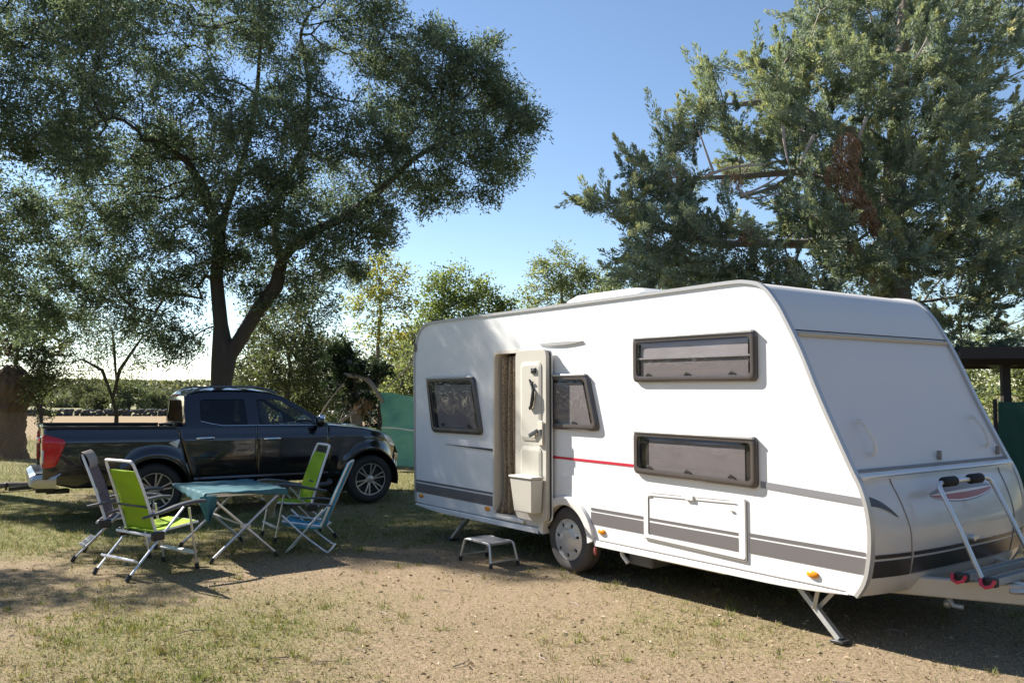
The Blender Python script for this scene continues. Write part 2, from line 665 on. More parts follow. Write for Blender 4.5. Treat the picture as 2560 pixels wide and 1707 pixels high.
# seam ridge between brow and nose panel, and the ledge over the gas locker
m = MB(); m.bar((2.497, 0.05, 2.145), (2.497, CARW - 0.05, 2.145), 0.018, 0.026, up=(0.4, 0, 1)); m.build('seam_strip', 'seam_tan', caravan, bevel=0.004)
m = MB(); m.bar((2.975, 0.03, 1.145), (2.975, CARW - 0.03, 1.145), 0.07, 0.035, up=(0.45, 0, 1)); m.build('ledge', 'gelcoat', caravan, bevel=0.008)
m = MB(); m.bar((2.952, 0.035, 1.178), (2.952, CARW - 0.035, 1.178), 0.03, 0.012, up=(0.45, 0, 1)); m.build('seam_strip', 'seam_soft', caravan)
# lower nose: gas locker shell, bulging in plan
def bulge(y):
    t = (y - CARW / 2) / (CARW / 2)
    return 0.11 * (1 - abs(t) ** 3.2)
def locker(y, z, off=0.0):
    zs = [p[1] for p in reversed(nose_low)]
    xs = [p[0] for p in reversed(nose_low)]
    k = min(1.0, max(0.0, (1.13 - z) / 0.35))
    return (interp(z, zs, xs) + bulge(y) * (0.25 + 0.75 * k) + off, y, z)
ys = [0.031 + (CARW - 0.062) * k / 40 for k in range(41)]
zs = [0.345 + (1.135 - 0.345) * k / 24 for k in range(25)]
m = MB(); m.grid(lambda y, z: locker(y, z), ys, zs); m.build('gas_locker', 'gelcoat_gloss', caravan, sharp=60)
m = MB(); m.grid(lambda y, t: (locker(y, 0.345)[0] * (1 - t) + 2.5 * t, y, 0.345 + 0.03 * t), ys, [0, 1]); m.build('locker_base', 'drawbar_paint', caravan)
def band(y0, y1, zf0, zf1, material, name='stripe', n=24, off=0.004):
    mm = MB()
    mm.grid(lambda t, k: locker(y0 + (y1 - y0) * t, (zf0(t) if k == 0 else zf1(t)), off), [i / n for i in range(n + 1)], [0, 1])
    return mm.build(name, material, caravan)
dip = lambda b: (lambda t: b)
for a, b in ((0.04, 0.385), (0.40, 1.85), (1.865, 2.21)):
    band(a, b, dip(0.605), dip(0.632), 'decal_dark')
    band(a, b, dip(0.475 if a < 0.2 or a > 1.8 else 0.485), dip(0.590), 'decal_dark')
# panel joints of the locker lid
for yy, bend in ((0.39, 0.0), (1.858, 0.0)):
    m = MB()
    path = [locker(yy - 0.06 * ((z - 0.49) / 0.62) * (1 if yy < 1 else -1), z, 0.003) for z in [0.48 + 0.64 * k / 14 for k in range(15)]]
    m.tube(path, 0.0045, 6); m.build('seam_strip', 'seam_soft', caravan)
m = MB(); m.tube([locker(y, 0.478, 0.003) for y in [0.40 + 1.45 * k / 30 for k in range(31)]], 0.004, 6); m.build('seam_strip', 'seam_soft', caravan)
# dark swoosh near the corner
m = MB()
def swoosh(t, k):
    y = 0.035 + 0.235 * t
    zc = 1.0 - 0.03 * t - 0.09 * t * t
    h = 0.052 * (1 - t) ** 0.6 + 0.004
    return locker(y, zc - h * 0.62 + (h * 1.1) * k - 0.01, 0.005)
m.grid(swoosh, [i / 12 for i in range(13)], [0, 1]); m.build('decal', 'decal_dark', caravan)
# lens shaped emblem: grey cap, white line, red band and thin blue edge
def lens(name, material, t0, t1, y0=0.72, y1=1.62, off=0.005):
    mm = MB()
    def fn(t, k):
        y = y0 + (y1 - y0) * t
        s = math.sin(math.pi * min(1, t * 0.92 + 0.02)) ** 0.7
        up = 0.985 + 0.055 * s
        lo = 0.985 - 0.07 * s
        f = t0 + (t1 - t0) * k
        return locker(y, lo + (up - lo) * f + 0.012 * t, off)
    mm.grid(fn, [i / 24 for i in range(25)], [0, 1])
    return mm.build(name, material, caravan)
lens('emblem', 'stripe_mid', 0.62, 1.0)
lens('emblem', 'decal_white', 0.48, 0.62)
lens('emblem', 'decal_red', 0.12, 0.48)
lens('emblem', 'decal_white', 0.05, 0.12)
lens('emblem', 'decal_blue', 0.0, 0.05)
# locker lock
o = locker(1.12, 0.66, 0.02)
m = MB(); m.lathe([(0.0, 0.02), (0.022, 0.02), (0.026, 0.0), (0.026, -0.02)], o, (1, 0, 0), 16); m.box((o[0] - .02, o[1] + .02, o[2] - .012), (o[0] + .015, o[1] + .07, o[2] + .012)); m.build('lock', 'hubcap', caravan, bevel=0.002)
# edge rails that cover the wall joints
for y0, y1 in ((-0.014, 0.034), (CARW - 0.034, CARW + 0.014)):
    m = MB()
    path = dense
    n_ = len(path)
    vsl = []
    for i, (x, z) in enumerate(path):
        a, b = path[max(0, i - 1)], path[min(n_ - 1, i + 1)]
        t = Vector((b[0] - a[0], b[1] - a[1])).normalized()
        nn = Vector((-t.y, t.x))
        for s, yy in ((-0.016, y0), (0.012, y0), (0.012, y1), (-0.016, y1)):
            vsl.append((x + nn.x * s, yy, z + nn.y * s))
    fs = [(i * 4 + k, i * 4 + (k + 1) % 4, (i + 1) * 4 + (k + 1) % 4, (i + 1) * 4 + k) for i in range(n_ - 1) for k in range(4)]
    m.add(vsl, fs)
    m.build('edge_rail', 'edge_rail', caravan, sharp=50)
# skirt along the bottom of both walls
for side in (0, 1):
    for xa, xb in ((-2.93, -0.50), (0.33, 2.90)):
        m = MB()
        def sk(t, k):
            x = xa + (xb - xa) * t
            z1 = 0.370 - 0.004 * (x / 3)
            lift = 0.0 if abs(x) < 2.2 else 0.035 * ((abs(x) - 2.2) / 0.7) ** 2
            prof_ = [(-0.012, z1), (-0.020, z1 - 0.015), (-0.018, 0.315 + lift), (0.02, 0.305 + lift), (0.03, 0.32 + lift)]
            yy, zz = prof_[k]
            return (x, yy if side == 0 else CARW - yy, min(zz, z1))
        m.grid(sk, [i / 16 for i in range(17)], list(range(5)))
        m.build('skirt', 'gelcoat', caravan, sharp=30)
        m = MB(); m.bar((xa + .02, -0.0135 if side == 0 else CARW + 0.0135, 0.374 - 0.004 * xa / 3), (xb - .02, -0.0135 if side == 0 else CARW + 0.0135, 0.374 - 0.004 * xb / 3), 0.006, 0.007); m.build('seam_strip', 'seam_soft', caravan)
m = MB(); m.poly([[(-2.93, 0.03), (2.72, 0.03), (2.72, CARW - 0.03), (-2.93, CARW - 0.03)]], lambda p, k: (p[0], p[1], 0.40 - 0.03 * k), thick=True); m.build('floor_panel', 'dark_void', caravan)
m = MB()
for yy in (0.6, CARW - 0.6):
    m.bar((-2.7, yy, 0.335), (2.9, yy, 0.335), 0.05, 0.07)
m.bar((ARC_C[0], 0.1, 0.30), (ARC_C[0], CARW - 0.1, 0.30), 0.09, 0.09)
m.build('chassis', 'galvanised', caravan)
# wheel-arch lips and inner wells
for side in (0, 1):
    m = MB()
    a = arch_pts(ARC_R + 0.035, 0.36, 24); b = arch_pts(ARC_R - 0.055, 0.325, 24)
    yo = (lambda q: q) if side == 0 else (lambda q: CARW - q)
    prof_ = [(1.0, -0.002), (0.85, -0.03), (0.2, -0.042), (0.0, -0.03), (0.0, 0.06)]
    m.grid(lambda i, k: (b[i][0] + (a[i][0] - b[i][0]) * prof_[k][0], yo(prof_[k][1]), b[i][1] + (a[i][1] - b[i][1]) * prof_[k][0]), list(range(25)), list(range(5)))
    m.build('wheel_arch', 'off_white', caravan, sharp=50)
    m = MB()
    w = arch_pts(ARC_R + 0.01, 0.33, 20)
    m.grid(lambda i, y: (w[i][0], yo(y), w[i][1]), list(range(21)), [0.0, 0.32])
    m.poly([w + [(w[-1][0], 0.33)]], lambda p, k: (p[0], yo(0.32), p[1]))
    m.build('wheel_well', 'dark_void', caravan)
# wheels
def caravan_wheel(yc, s):
    c = (ARC_C[0], yc, 0.312)
    Rr = 0.312
    m = MB()
    hw = 0.095
    prof_ = [(0.195, -hw + 0.012), (0.215, -hw), (0.255, -hw - 0.006), (0.288, -hw + 0.008), (0.303, -hw + 0.028), (Rr, -hw + 0.05), (Rr, -0.028), (Rr - 0.008, -0.024), (Rr - 0.008, -0.016), (Rr, -0.012), (Rr, 0.012), (Rr - 0.008, 0.016), (Rr - 0.008, 0.024), (Rr, 0.028), (Rr, hw - 0.05), (0.303, hw - 0.028), (0.288, hw - 0.008), (0.215, hw), (0.195, hw - 0.012)]
    m.lathe([(r, o * s) for r, o in prof_], c, (0, 1, 0), 48)
    whl = m.build('wheel', 'tyre_dusty', caravan, sharp=50)
    # hubcap with seven holes round the rim
    m = MB()
    holes = []
    for k in range(7):
        t0 = k * math.tau / 7 + 0.25
        a0 = 0.135
        holes.append([(0.165 * math.cos(t0 - a0), 0.165 * math.sin(t0 - a0)), (0.118 * math.cos(t0 - 0.04), 0.118 * math.sin(t0 - 0.04)), (0.118 * math.cos(t0 + 0.04), 0.118 * math.sin(t0 + 0.04)), (0.165 * math.cos(t0 + a0), 0.165 * math.sin(t0 + a0))])
        holes[-1] = list(reversed(rpoly(holes[-1], 0.02, 2)))
    outer = [(0.196 * math.cos(i * math.tau / 48), 0.196 * math.sin(i * math.tau / 48)) for i in range(48)]
    inner = list(reversed([(0.105 * math.cos(i * math.tau / 28), 0.105 * math.sin(i * math.tau / 28)) for i in range(28)]))
    def dome(p, k):
        r = math.hypot(*p)
        return (c[0] + p[0], yc + s * (-hw - 0.012 + 0.016 * (r / 0.196) ** 2 + 0.01 * k), c[2] + p[1])
    m.poly([outer, inner] + holes, dome, thick=True)
    m.lathe([(0.106, -hw - 0.0085), (0.098, -hw - 0.017), (0.06, -hw - 0.021), (0.0, -hw - 0.022)] if s > 0 else [(0.106, hw + 0.0085), (0.098, hw + 0.017), (0.06, hw + 0.021), (0.0, hw + 0.022)], c, (0, 1, 0), 28)
    m.build('hubcap', 'hubcap', whl, sharp=40)
    m = MB(); m.lathe([(0.199, s * (-hw + 0.012)), (0.17, s * (-hw + 0.03)), (0.0, s * (-hw + 0.035))], c, (0, 1, 0), 32); m.build('rim', 'black_plastic', whl)
caravan_wheel(0.115, 1)
caravan_wheel(CARW - 0.115, -1)
# stripes on the near wall
def stripe(x0, x1, z0, z1, material, dz=0.0, y=-0.0035, cut=0.0):
    mm = MB()
    mm.add([(x0, y, z0), (x1, y, z0 + dz), (x1 - cut * 0, y, z1 + dz), (x0 + cut, y, z1)], [(0, 1, 2, 3)])
    mm.add([(x0, 0.001, z0), (x1, 0.001, z0 + dz), (x1, 0.001, z1 + dz), (x0 + cut, 0.001, z1)], [(3, 2, 1, 0)])
    return mm.build('stripe', material, caravan, fix=False)
stripe(-0.775, 0.86, 1.078, 1.102, 'stripe_red', -0.012)
stripe(2.185, 3.02, 1.005, 1.055, 'stripe_mid', -0.048)
for x0, x1, c in ((-2.955, -1.31, 0), (0.272, 0.97, 0.0), (2.07, 3.033, 0)):
    dz = -0.010
    stripe(x0 - (0.10 if c else 0), x1, 0.632, 0.656, 'stripe_grey', dz * (x1 - x0) / 1.7)
    stripe(x0, x1, 0.508, 0.616, 'stripe_grey', dz * (x1 - x0) / 1.7)
# swoosh trims
m = MB()
m.poly([rpoly([(-2.28, 1.117), (-1.31, 1.088), (-1.31, 1.112)], 0.004, 2)], lambda p, k: (p[0], -0.012 + 0.013 * k, p[1]), thick=True); m.build('trim', 'seam_dark', caravan)
m = MB()
m.poly([[(-0.49 + 0.66 * t, 2.198 - 0.022 * math.sin(math.pi * t) ** 0.8) for t in [i / 12 for i in range(13)]] + [(-0.49 + 0.66 * t, 2.204 + 0.006 * math.sin(math.pi * t)) for t in [i / 12 for i in range(12, -1, -1)]]], lambda p, k: (p[0], -0.016 + 0.0165 * k, p[1]), thick=True); m.build('trim', 'edge_rail', caravan)
# amber side markers
for x, z in ((-2.82, 0.468), (-1.41, 0.465), (0.42, 0.452), (2.62, 0.438)):
    m = MB(); m.ellipsoid((x, -0.004, z), (0.052, 0.016, 0.026), 16, 8); m.build('marker_light', 'amber', caravan)
# red marker on the rear corner
m = MB(); m.box((-3.0, -0.022, 2.22), (-2.95, -0.012, 2.32)); m.build('marker_light', 'window_frame', caravan, bevel=0.008)
# windows
def window(outer, name='window', rnd=0.06, fw=0.055, latches=(), half=None, blind='blind', top_gap=0.0):
    """outer: 4 corners (x, z) counter-clockwise from lower left"""
    c = Vector((sum(p[0] for p in outer) / 4, sum(p[1] for p in outer) / 4))
    def inset(d):
        out = []
        mm_ = len(outer)
        for i in range(mm_):
            p, a, b = Vector(outer[i]), Vector(outer[i - 1]), Vector(outer[(i + 1) % mm_])
            e1, e2 = (p - a).normalized(), (b - p).normalized()
            n1, n2 = Vector((-e1.y, e1.x)), Vector((-e2.y, e2.x))
            bis = (n1 + n2).normalized()
            out.append(p + bis * (d / max(0.3, bis.dot(n1))))
        return [(q.x, q.y) for q in out]
    o_ = rpoly(outer, rnd, 5)
    i_ = rpoly(inset(fw), rnd * 0.8, 5)
    j_ = rpoly(inset(fw * 0.55), rnd, 5)
    m = MB()
    # frame: outer edge rises from the wall, rounded face, drops to the pane
    n_ = len(o_)
    rings = [(o_, 0.001), (o_, -0.022), (rpoly(inset(0.010), rnd, 5), -0.034), (j_, -0.038), (i_, -0.034), (i_, -0.016)]
    vv = [(q[0], y, q[1]) for ring, y in rings for q in ring]
    ff = [(r * n_ + k, r * n_ + (k + 1) % n_, (r + 1) * n_ + (k + 1) % n_, (r + 1) * n_ + k) for r in range(len(rings) - 1) for k in range(n_)]
    m.add(vv, ff)
    win = m.build('window', 'window_frame', caravan, sharp=50)
    # top hinge rail
    tl, tr = Vector(outer[3]), Vector(outer[2])
    m = MB(); e = (tr - tl).normalized(); m.bar((tl.x + e.x * .02, -0.030, tl.y - 0.012), (tr.x - e.x * .02, -0.030, tr.y - 0.012), 0.03, 0.022); m.build('hinge_rail', 'edge_rail' if tl.y > 0 else 'edge_rail', win, bevel=0.006)
    # pane and what shows behind it
    ii = inset(fw + 0.0)
    zlo, zhi = min(p[1] for p in ii), max(p[1] for p in ii)
    def row(t):
        l_ = Vector(ii[0]).lerp(Vector(ii[3]), t); r_ = Vector(ii[1]).lerp(Vector(ii[2]), t)
        return l_, r_
    jj = inset(fw * 0.8)
    def pane(u, t):
        q = Vector(jj[0]).lerp(Vector(jj[3]), t).lerp(Vector(jj[1]).lerp(Vector(jj[2]), t), u)
        b_ = (1 - abs(2 * u - 1) ** 6) * (1 - abs(2 * t - 1) ** 4)
        return (q.x, -0.0295 - 0.012 * b_ - 0.0012 * math.sin(u * 17 + t * 5) * b_, q.y)
    m = MB(); m.grid(pane, [i / 24 for i in range(25)], [i / 12 for i in range(13)]); m.build('pane', 'tint_pane', win, sharp=180)
    m = MB()
    def bl(u, t):
        l_, r_ = row(t)
        q = l_.lerp(r_, u)
        return (q.x, -0.008 + 0.0008 * math.sin(t * 60), q.y)
    if half:
        m.grid(bl, [0.03, 0.97], [i / 10 * half for i in range(11)])
        m.build('blind', blind, win)
        m = MB(); m.grid(bl, [0.03, 0.97], [half + (0.97 - half) * i / 10 for i in range(11)]); m.build('blind', 'blind_pale', win)
        m = MB(); l_, r_ = row(half); m.bar((l_.x, -0.016, l_.y), (r_.x, -0.016, r_.y), 0.012, 0.014); m.build('blind_rail', 'blind_pale', win)
    else:
        m.grid(bl, [0.10, 0.94], [i / 20 * 0.93 for i in range(21)])
        m.build('blind', blind, win)
    m = MB(); m.poly([i_], lambda p, k: (p[0], -0.003, p[1])); m.build('recess', 'dark_void', win)
    for lx, lz in latches:
        m = MB(); m.box((lx - 0.035, -0.028, lz - 0.012), (lx + 0.01, -0.020, lz + 0.012)); m.bar((lx - 0.02, -0.026, lz + 0.02), (lx + 0.04, -0.026, lz - 0.01), 0.012, 0.014)
        m.build('latch', 'black_plastic', win, bevel=0.003)
    return win
window([(-2.545, 1.245), (-1.485, 1.25), (-1.655, 1.90), (-2.695, 1.895)], rnd=0.07, latches=((-1.75, 1.335), (-2.3, 1.335)))
window([(-0.66, 1.25), (0.41, 1.36), (0.255, 1.895), (-0.81, 1.895)], rnd=0.07, latches=((0.08, 1.42),)) if False else window([(-0.66, 1.36), (0.41, 1.36), (0.255, 1.895), (-0.80, 1.895)], rnd=0.07, latches=((0.06, 1.43), (-0.2, 1.43)))
window([(0.86, 1.805), (2.18, 1.80), (2.18, 2.195), (0.86, 2.20)], rnd=0.05, fw=0.05, half=0.52, latches=((1.05, 1.865), (1.49, 1.865), (1.95, 1.865)))
window([(0.86, 1.015), (2.17, 0.995), (2.17, 1.385), (0.86, 1.39)], rnd=0.05, fw=0.05, latches=((1.05, 1.075), (1.48, 1.07), (1.93, 1.065)), blind='blind')
# service hatch
m = MB()
ho = rpoly([(0.965, 0.478), (2.045, 0.448), (2.045, 0.912), (0.965, 0.872)], 0.03, 3)
hi_ = rpoly([(1.018, 0.506), (1.985, 0.482), (1.985, 0.862), (1.018, 0.836)], 0.02, 3)
m.poly([ho, list(reversed(hi_))], lambda p, k: (p[0], -0.013 + 0.0135 * k, p[1]), thick=True)
hatch = m.build('service_hatch', 'gelcoat', caravan, bevel=0.003)
m = MB(); m.poly([rpoly([(1.024, 0.512), (1.979, 0.488), (1.979, 0.856), (1.024, 0.830)], 0.018, 3)], lambda p, k: (p[0], -0.007 + 0.0075 * k, p[1]), thick=True); m.build('panel', 'gelcoat', hatch)
for z0, z1 in ((0.630, 0.653), (0.508, 0.614)):
    m = MB(); m.add([(1.026, -0.0085, max(z0 - 0.002, 0.514)), (1.977, -0.0085, z0 - 0.008), (1.977, -0.0085, z1 - 0.008), (1.026, -0.0085, z1 - 0.002)], [(0, 1, 2, 3)]); m.build('stripe', 'stripe_grey', hatch, fix=False)
m = MB(); m.tube([(1.016, -0.0105, 0.825), (1.06, -0.0105, 0.83), (1.065, -0.0105, 0.862), (1.40, -0.0105, 0.870)], 0.004, 5); m.tube([(1.545, -0.0105, 0.872), (1.90, -0.0105, 0.882)], 0.004, 5); m.tube([(1.021, -0.0085, 0.514), (1.021, -0.0085, 0.832)], 0.003, 5); m.build('joint', 'seam_soft', hatch)
m = MB(); m.box((1.45, -0.024, 0.842), (1.535, -0.008, 0.885)); m.build('lock', 'off_white', hatch, bevel=0.005)
m = MB(); m.box((1.90, -0.02, 0.80), (1.935, -0.010, 0.815)); m.build('lock', 'off_white', hatch, bevel=0.005)
m = MB(); m.bar((0.975, -0.008, 0.470), (2.05, -0.008, 0.439), 0.008, 0.007); m.bar((2.050, -0.008, 0.445), (2.050, -0.008, 0.905), 0.007, 0.009, up=(1, 0, 0)); m.build('joint', 'seam_soft', hatch)
# doorway lining, step, door, bin
x0, z0, x1, z1 = DOOR
m = MB()
ol = rrect(x0 - 0.012, z0 - 0.012, x1 + 0.012, z1 + 0.012, 0.07, 4); il = rrect(x0 + 0.022, z0 + 0.01, x1 - 0.022, z1 - 0.022, 0.05, 4)
n_ = len(ol)
rings = [(ol, 0.0), (ol, -0.010), (il, -0.012), (il, 0.16)]
m.add([(q[0], y, q[1]) for rg, y in rings for q in rg], [(r * n_ + k, r * n_ + (k + 1) % n_, (r + 1) * n_ + (k + 1) % n_, (r + 1) * n_ + k) for r in range(3) for k in range(n_)])
m.build('door_frame', 'cream_plastic', caravan, sharp=40)
DX0, DX1, DZ0, DZ1 = -0.765, -0.262, 0.452, 2.145
m = MB()
dl = rrect(DX0, DZ0, DX1, DZ1, 0.07, 5)
m.poly([dl], lambda p, k: (p[0], -0.105 + 0.045 * k, p[1]), thick=True)
door = m.build('door', 'door_cream', caravan, bevel=0.012, seg=3)
# dark seal and outer shell
m = MB(); m.poly([rrect(DX0 + .01, DZ0 + .01, DX1 + 0.014, DZ1 - .01, 0.07, 5)], lambda p, k: (p[0], -0.061 + 0.012 * k, p[1]), thick=True); m.build('seal', 'seam_dark', door)
m = MB(); m.poly([rrect(DX0, DZ0 - .004, DX1 + 0.012, DZ1, 0.07, 5)], lambda p, k: (p[0], -0.048 + 0.02 * k, p[1]), thick=True); m.build('outer_shell', 'gelcoat', door, bevel=0.006)
# moulded inner panels
for a, b in ((1.24, 2.02), (0.58, 1.18)):
    m = MB()
    o1 = rrect(DX0 + 0.10, a, DX1 - 0.07, b, 0.05, 4); o2 = rrect(DX0 + 0.13, a + .035, DX1 - 0.10, b - .035, 0.04, 4)
    n_ = len(o1)
    m.add([(q[0], y, q[1]) for rg, y in ((o1, -0.104), (o1, -0.112), (o2, -0.120)) for q in rg], [(r * n_ + k, r * n_ + (k + 1) % n_, (r + 1) * n_ + (k + 1) % n_, (r + 1) * n_ + k) for r in range(2) for k in range(n_)])
    m.poly([o2], lambda p, k: (p[0], -0.120, p[1])); m.build('panel', 'door_cream', door, sharp=30)
m = MB(); m.box((-0.47, -0.135, 1.905), (-0.40, -0.112, 1.96)); m.box((-0.455, -0.139, 1.92), (-0.415, -0.134, 1.945)); m.build('catch', 'black_plastic', door, bevel=0.004)
m = MB(); m.tube([(-0.50, -0.128, 1.845), (-0.46, -0.132, 1.78), (-0.425, -0.14, 1.74), (-0.43, -0.142, 1.66), (-0.455, -0.14, 1.58), (-0.485, -0.135, 1.555), (-0.50, -0.13, 1.575)], [0.008, 0.01, 0.016, 0.02, 0.017, 0.012, 0.01], 8); m.tube([(-0.46, -0.13, 1.80), (-0.43, -0.135, 1.82)], 0.009, 6); m.build('hook', 'black_plastic', door)
m = MB(); m.box((-0.36, -0.13, 1.20), (-0.29, -0.112, 1.44)); m.build('lock_plate', 'cream_plastic', door, bevel=0.006)
m = MB(); m.bar((-0.47, -0.15, 1.29), (-0.36, -0.14, 1.345), 0.03, 0.035); m.box((-0.335, -0.142, 1.30), (-0.30, -0.128, 1.36)); m.tube([(-0.45, -0.125, 1.33), (-0.42, -0.155, 1.30)], 0.014, 8); m.build('handle', 'grey_plastic', door, bevel=0.004)
for hz in (0.6, 2.0):
    m = MB(); m.tube([(DX0, -0.045, hz), (DX0, -0.02, hz)], 0.014, 8); m.build('hinge', 'galvanised', door)
# waste bin on the door, tapered, with lid
m = MB()
def tapered(mm, b0, b1, z0_, z1_):
    (xa, ya, xb, yb), (xc, yc, xd, yd) = b0, b1
    mm.add([(xa, ya, z0_), (xb, ya, z0_), (xb, yb, z0_), (xa, yb, z0_), (xc, yc, z1_), (xd, yc, z1_), (xd, yd, z1_), (xc, yd, z1_)],
           [(0, 3, 2, 1), (4, 5, 6, 7), (0, 1, 5, 4), (1, 2, 6, 5), (2, 3, 7, 6), (3, 0, 4, 7)])
tapered(m, (-0.61, -0.24, -0.315, -0.121), (-0.645, -0.265, -0.285, -0.121), 0.545, 0.875)
wb = m.build('waste_bin', 'door_cream', door, bevel=0.014, seg=3)
m = MB(); m.box((-0.655, -0.275, 0.878), (-0.275, -0.121, 0.902)); m.build('lid', 'door_cream', wb, bevel=0.008)
# entrance sill, lit step edge
m = MB(); m.box((x0 + .03, -0.035, 0.385), (x1 + 0.05, 0.16, 0.422)); m.build('sill', 'off_white', caravan, bevel=0.008)
# roof light
m = MB()
rl0, rl1 = rrect(-0.62, 0.42, 0.52, 1.22, 0.08, 4), rrect(-0.56, 0.5, 0.40, 1.14, 0.10, 4)
n_ = len(rl0)
m.add([(q[0], q[1], z) for rg, z in ((rl0, 2.555), (rl0, 2.665), (rl1, 2.725)) for q in rg], [(r * n_ + k, r * n_ + (k + 1) % n_, (r + 1) * n_ + (k + 1) % n_, (r + 1) * n_ + k) for r in range(2) for k in range(n_)])
m.poly([rl1], lambda p, k: (p[0], p[1], 2.725)); m.build('roof_light', 'gelcoat', caravan, bevel=0.01)
# grab handles on the nose panel
for yy in (0.30, 1.95):
    m = MB()
    def npt(s, off):   # along the slope, s metres above the ledge
        a, b = Vector((2.96, 1.16)), Vector((2.555, 2.02))
        t = (b - a).normalized(); nn = Vector((t.y, -t.x))
        q = a + t * s + nn * off
        return (q.x, yy, q.y)
    m.tube(smooth_path([npt(0.13, 0.0), npt(0.15, 0.045), npt(0.22, 0.062), npt(0.30, 0.055), npt(0.37, 0.035), npt(0.39, 0.0)], 5), 0.013, 8, flat=1.4)
    m.build('grab_handle', 'off_white', caravan)
for yy in (1.18, 2.12):
    m = MB(); q = npt(0.07, 0.006); m.box((q[0] - .02, yy - .012, q[2] - .02), (q[0] + .012, yy + .012, q[2] + .05)); m.build('catch', 'seam_soft', caravan, bevel=0.004)
# corner steadies
def steady(top, foot, name='corner_steady'):
    top, foot = Vector(top), Vector(foot)
    m = MB()
    m.bar(top, foot, 0.05, 0.04, up=(1, 0, 0.4))
    mid = top.lerp(foot, 0.48)
    st = m.build('corner_steady', 'galvanised', caravan, bevel=0.004)
    sx = 1 if foot.x > top.x else -1
    m = MB(); m.bar(mid + Vector((0, -0.03, 0)), (top.x + 0.22 * sx, top.y - 0.03, 0.36), 0.012, 0.03); m.bar(mid + Vector((0, 0.03, 0)), (top.x + 0.34 * sx, top.y + 0.03, 0.36), 0.012, 0.03); m.build('stay', 'galvanised', st, bevel=0.002)
    m = MB(); m.box((foot.x - .05, foot.y - .05, 0.0), (foot.x + .05, foot.y + .05, 0.022)); m.build('foot', 'black_plastic', st, bevel=0.005)
for yy in (0.06, CARW - 0.06):
    steady((2.40, yy + 0.04, 0.345), (2.80, yy - 0.02, 0.02))
    steady((-1.95, yy + 0.1, 0.345), (-2.30, yy + 0.06, 0.02))
# water tank and gas regulator box under the floor
m = MB(); m.box((0.62, 0.12, 0.18), (0.92, 0.40, 0.36)); m.build('waste_tank', 'grey_plastic', caravan, bevel=0.03)
m = MB(); m.tube([(0.56, 0.10, 0.33), (0.60, 0.08, 0.26), (0.66, 0.09, 0.20)], 0.02, 8); m.build('drain_pipe', 'alu_white', caravan)
m = MB(); m.box((1.0, 0.10, 0.275), (1.75, 0.55, 0.31)); m.build('spare_tray', 'drawbar_paint', caravan, bevel=0.01)
m = MB(); m.ellipsoid((0.335, -0.006, 0.27), (0.018, 0.018, 0.045), 10, 6); m.tube([(0.335, -0.006, 0.31), (0.335, -0.006, 0.38)], 0.004, 5); m.build('tag', 'decal_red', caravan)
# drawbar
m = MB()
m.bar((2.75, 0.42, 0.365), (4.35, 1.06, 0.40), 0.07, 0.13)
m.bar((2.75, CARW - 0.42, 0.365), (4.35, CARW - 1.06, 0.40), 0.07, 0.13)
db = m.build('drawbar', 'drawbar_paint', caravan, bevel=0.012)
m = MB(); m.bar((4.25, CARW / 2, 0.42), (4.75, CARW / 2, 0.44), 0.09, 0.09); m.ellipsoid((4.78, CARW / 2, 0.42), (0.06, 0.06, 0.06)); m.build('coupling', 'galvanised', db, bevel=0.01)
m = MB(); m.tube([(4.15, CARW / 2 + 0.1, 0.06), (4.15, CARW / 2 + 0.1, 0.75)], 0.025, 10); m.lathe([(0.1, -0.03), (0.1, 0.03)], (4.15, CARW / 2 + 0.1, 0.1), (0, 1, 0), 20); m.build('jockey_wheel', 'galvanised', db)
m = MB(); m.tube([(3.2, 0.72, 0.29), (3.24, 0.72, 0.24), (3.30, 0.74, 0.235)], 0.018, 8); m.ellipsoid((3.2, 0.72, 0.245), (0.03, 0.03, 0.03)); m.build('tap', 'galvanised', db)

# bicycle rack standing on the drawbar
rack = empty('bicycle_rack', Matrix.Translation(CAR_W) @ Matrix.Rotation(CAR_RZ, 4, 'Z') @ Vector((3.48, 1.1, 0.44)), CAR_RZ,
             'grey steel bicycle rack with red strap ends mounted on the caravan drawbar', 'bike rack')
def rk(x, y, z):
    return (x - 3.48, y - 1.1, z - 0.44)
for xx in (3.40, 3.585):
    m = MB()
    # U channel
    sec = [(-0.035, 0.03), (-0.035, -0.012), (0.035, -0.012), (0.035, 0.03), (0.028, 0.03), (0.028, -0.005), (-0.028, -0.005), (-0.028, 0.03)]
    vv = [rk(xx + a, y, 0.475 + b) for y in (0.55, 1.95) for a, b in sec]
    ff = [(k, (k + 1) % 8, 8 + (k + 1) % 8, 8 + k) for k in range(8)]
    m.add(vv, ff)
    rail = m.build('channel', 'galvanised', rack)
    m = MB(); m.box(rk(xx - .042, 0.50, 0.455), rk(xx + .042, 0.56, 0.515)); m.build('end_cap', 'black_plastic', rail, bevel=0.008)
    m = MB()
    m.tube([rk(xx - .045, 0.49, 0.505), rk(xx - .034, 0.468, 0.472), rk(xx, 0.458, 0.458), rk(xx + .034, 0.468, 0.472), rk(xx + .045, 0.49, 0.505)], 0.012, 8)
    m.build('strap', 'clamp_red', rail)
m = MB()
for yy in (0.78, 1.47):
    m.tube([rk(3.28, yy, 0.452), rk(3.75, yy, 0.452)], 0.016, 8)
m.tube(smooth_path([rk(3.66, 0.62, 0.43), rk(3.72, 0.70, 0.425), rk(3.74, 1.1, 0.425), rk(3.72, 1.5, 0.425), rk(3.66, 1.6, 0.43)], 6), 0.018, 8)
m.build('base_frame', 'galvanised', rack)
m = MB()
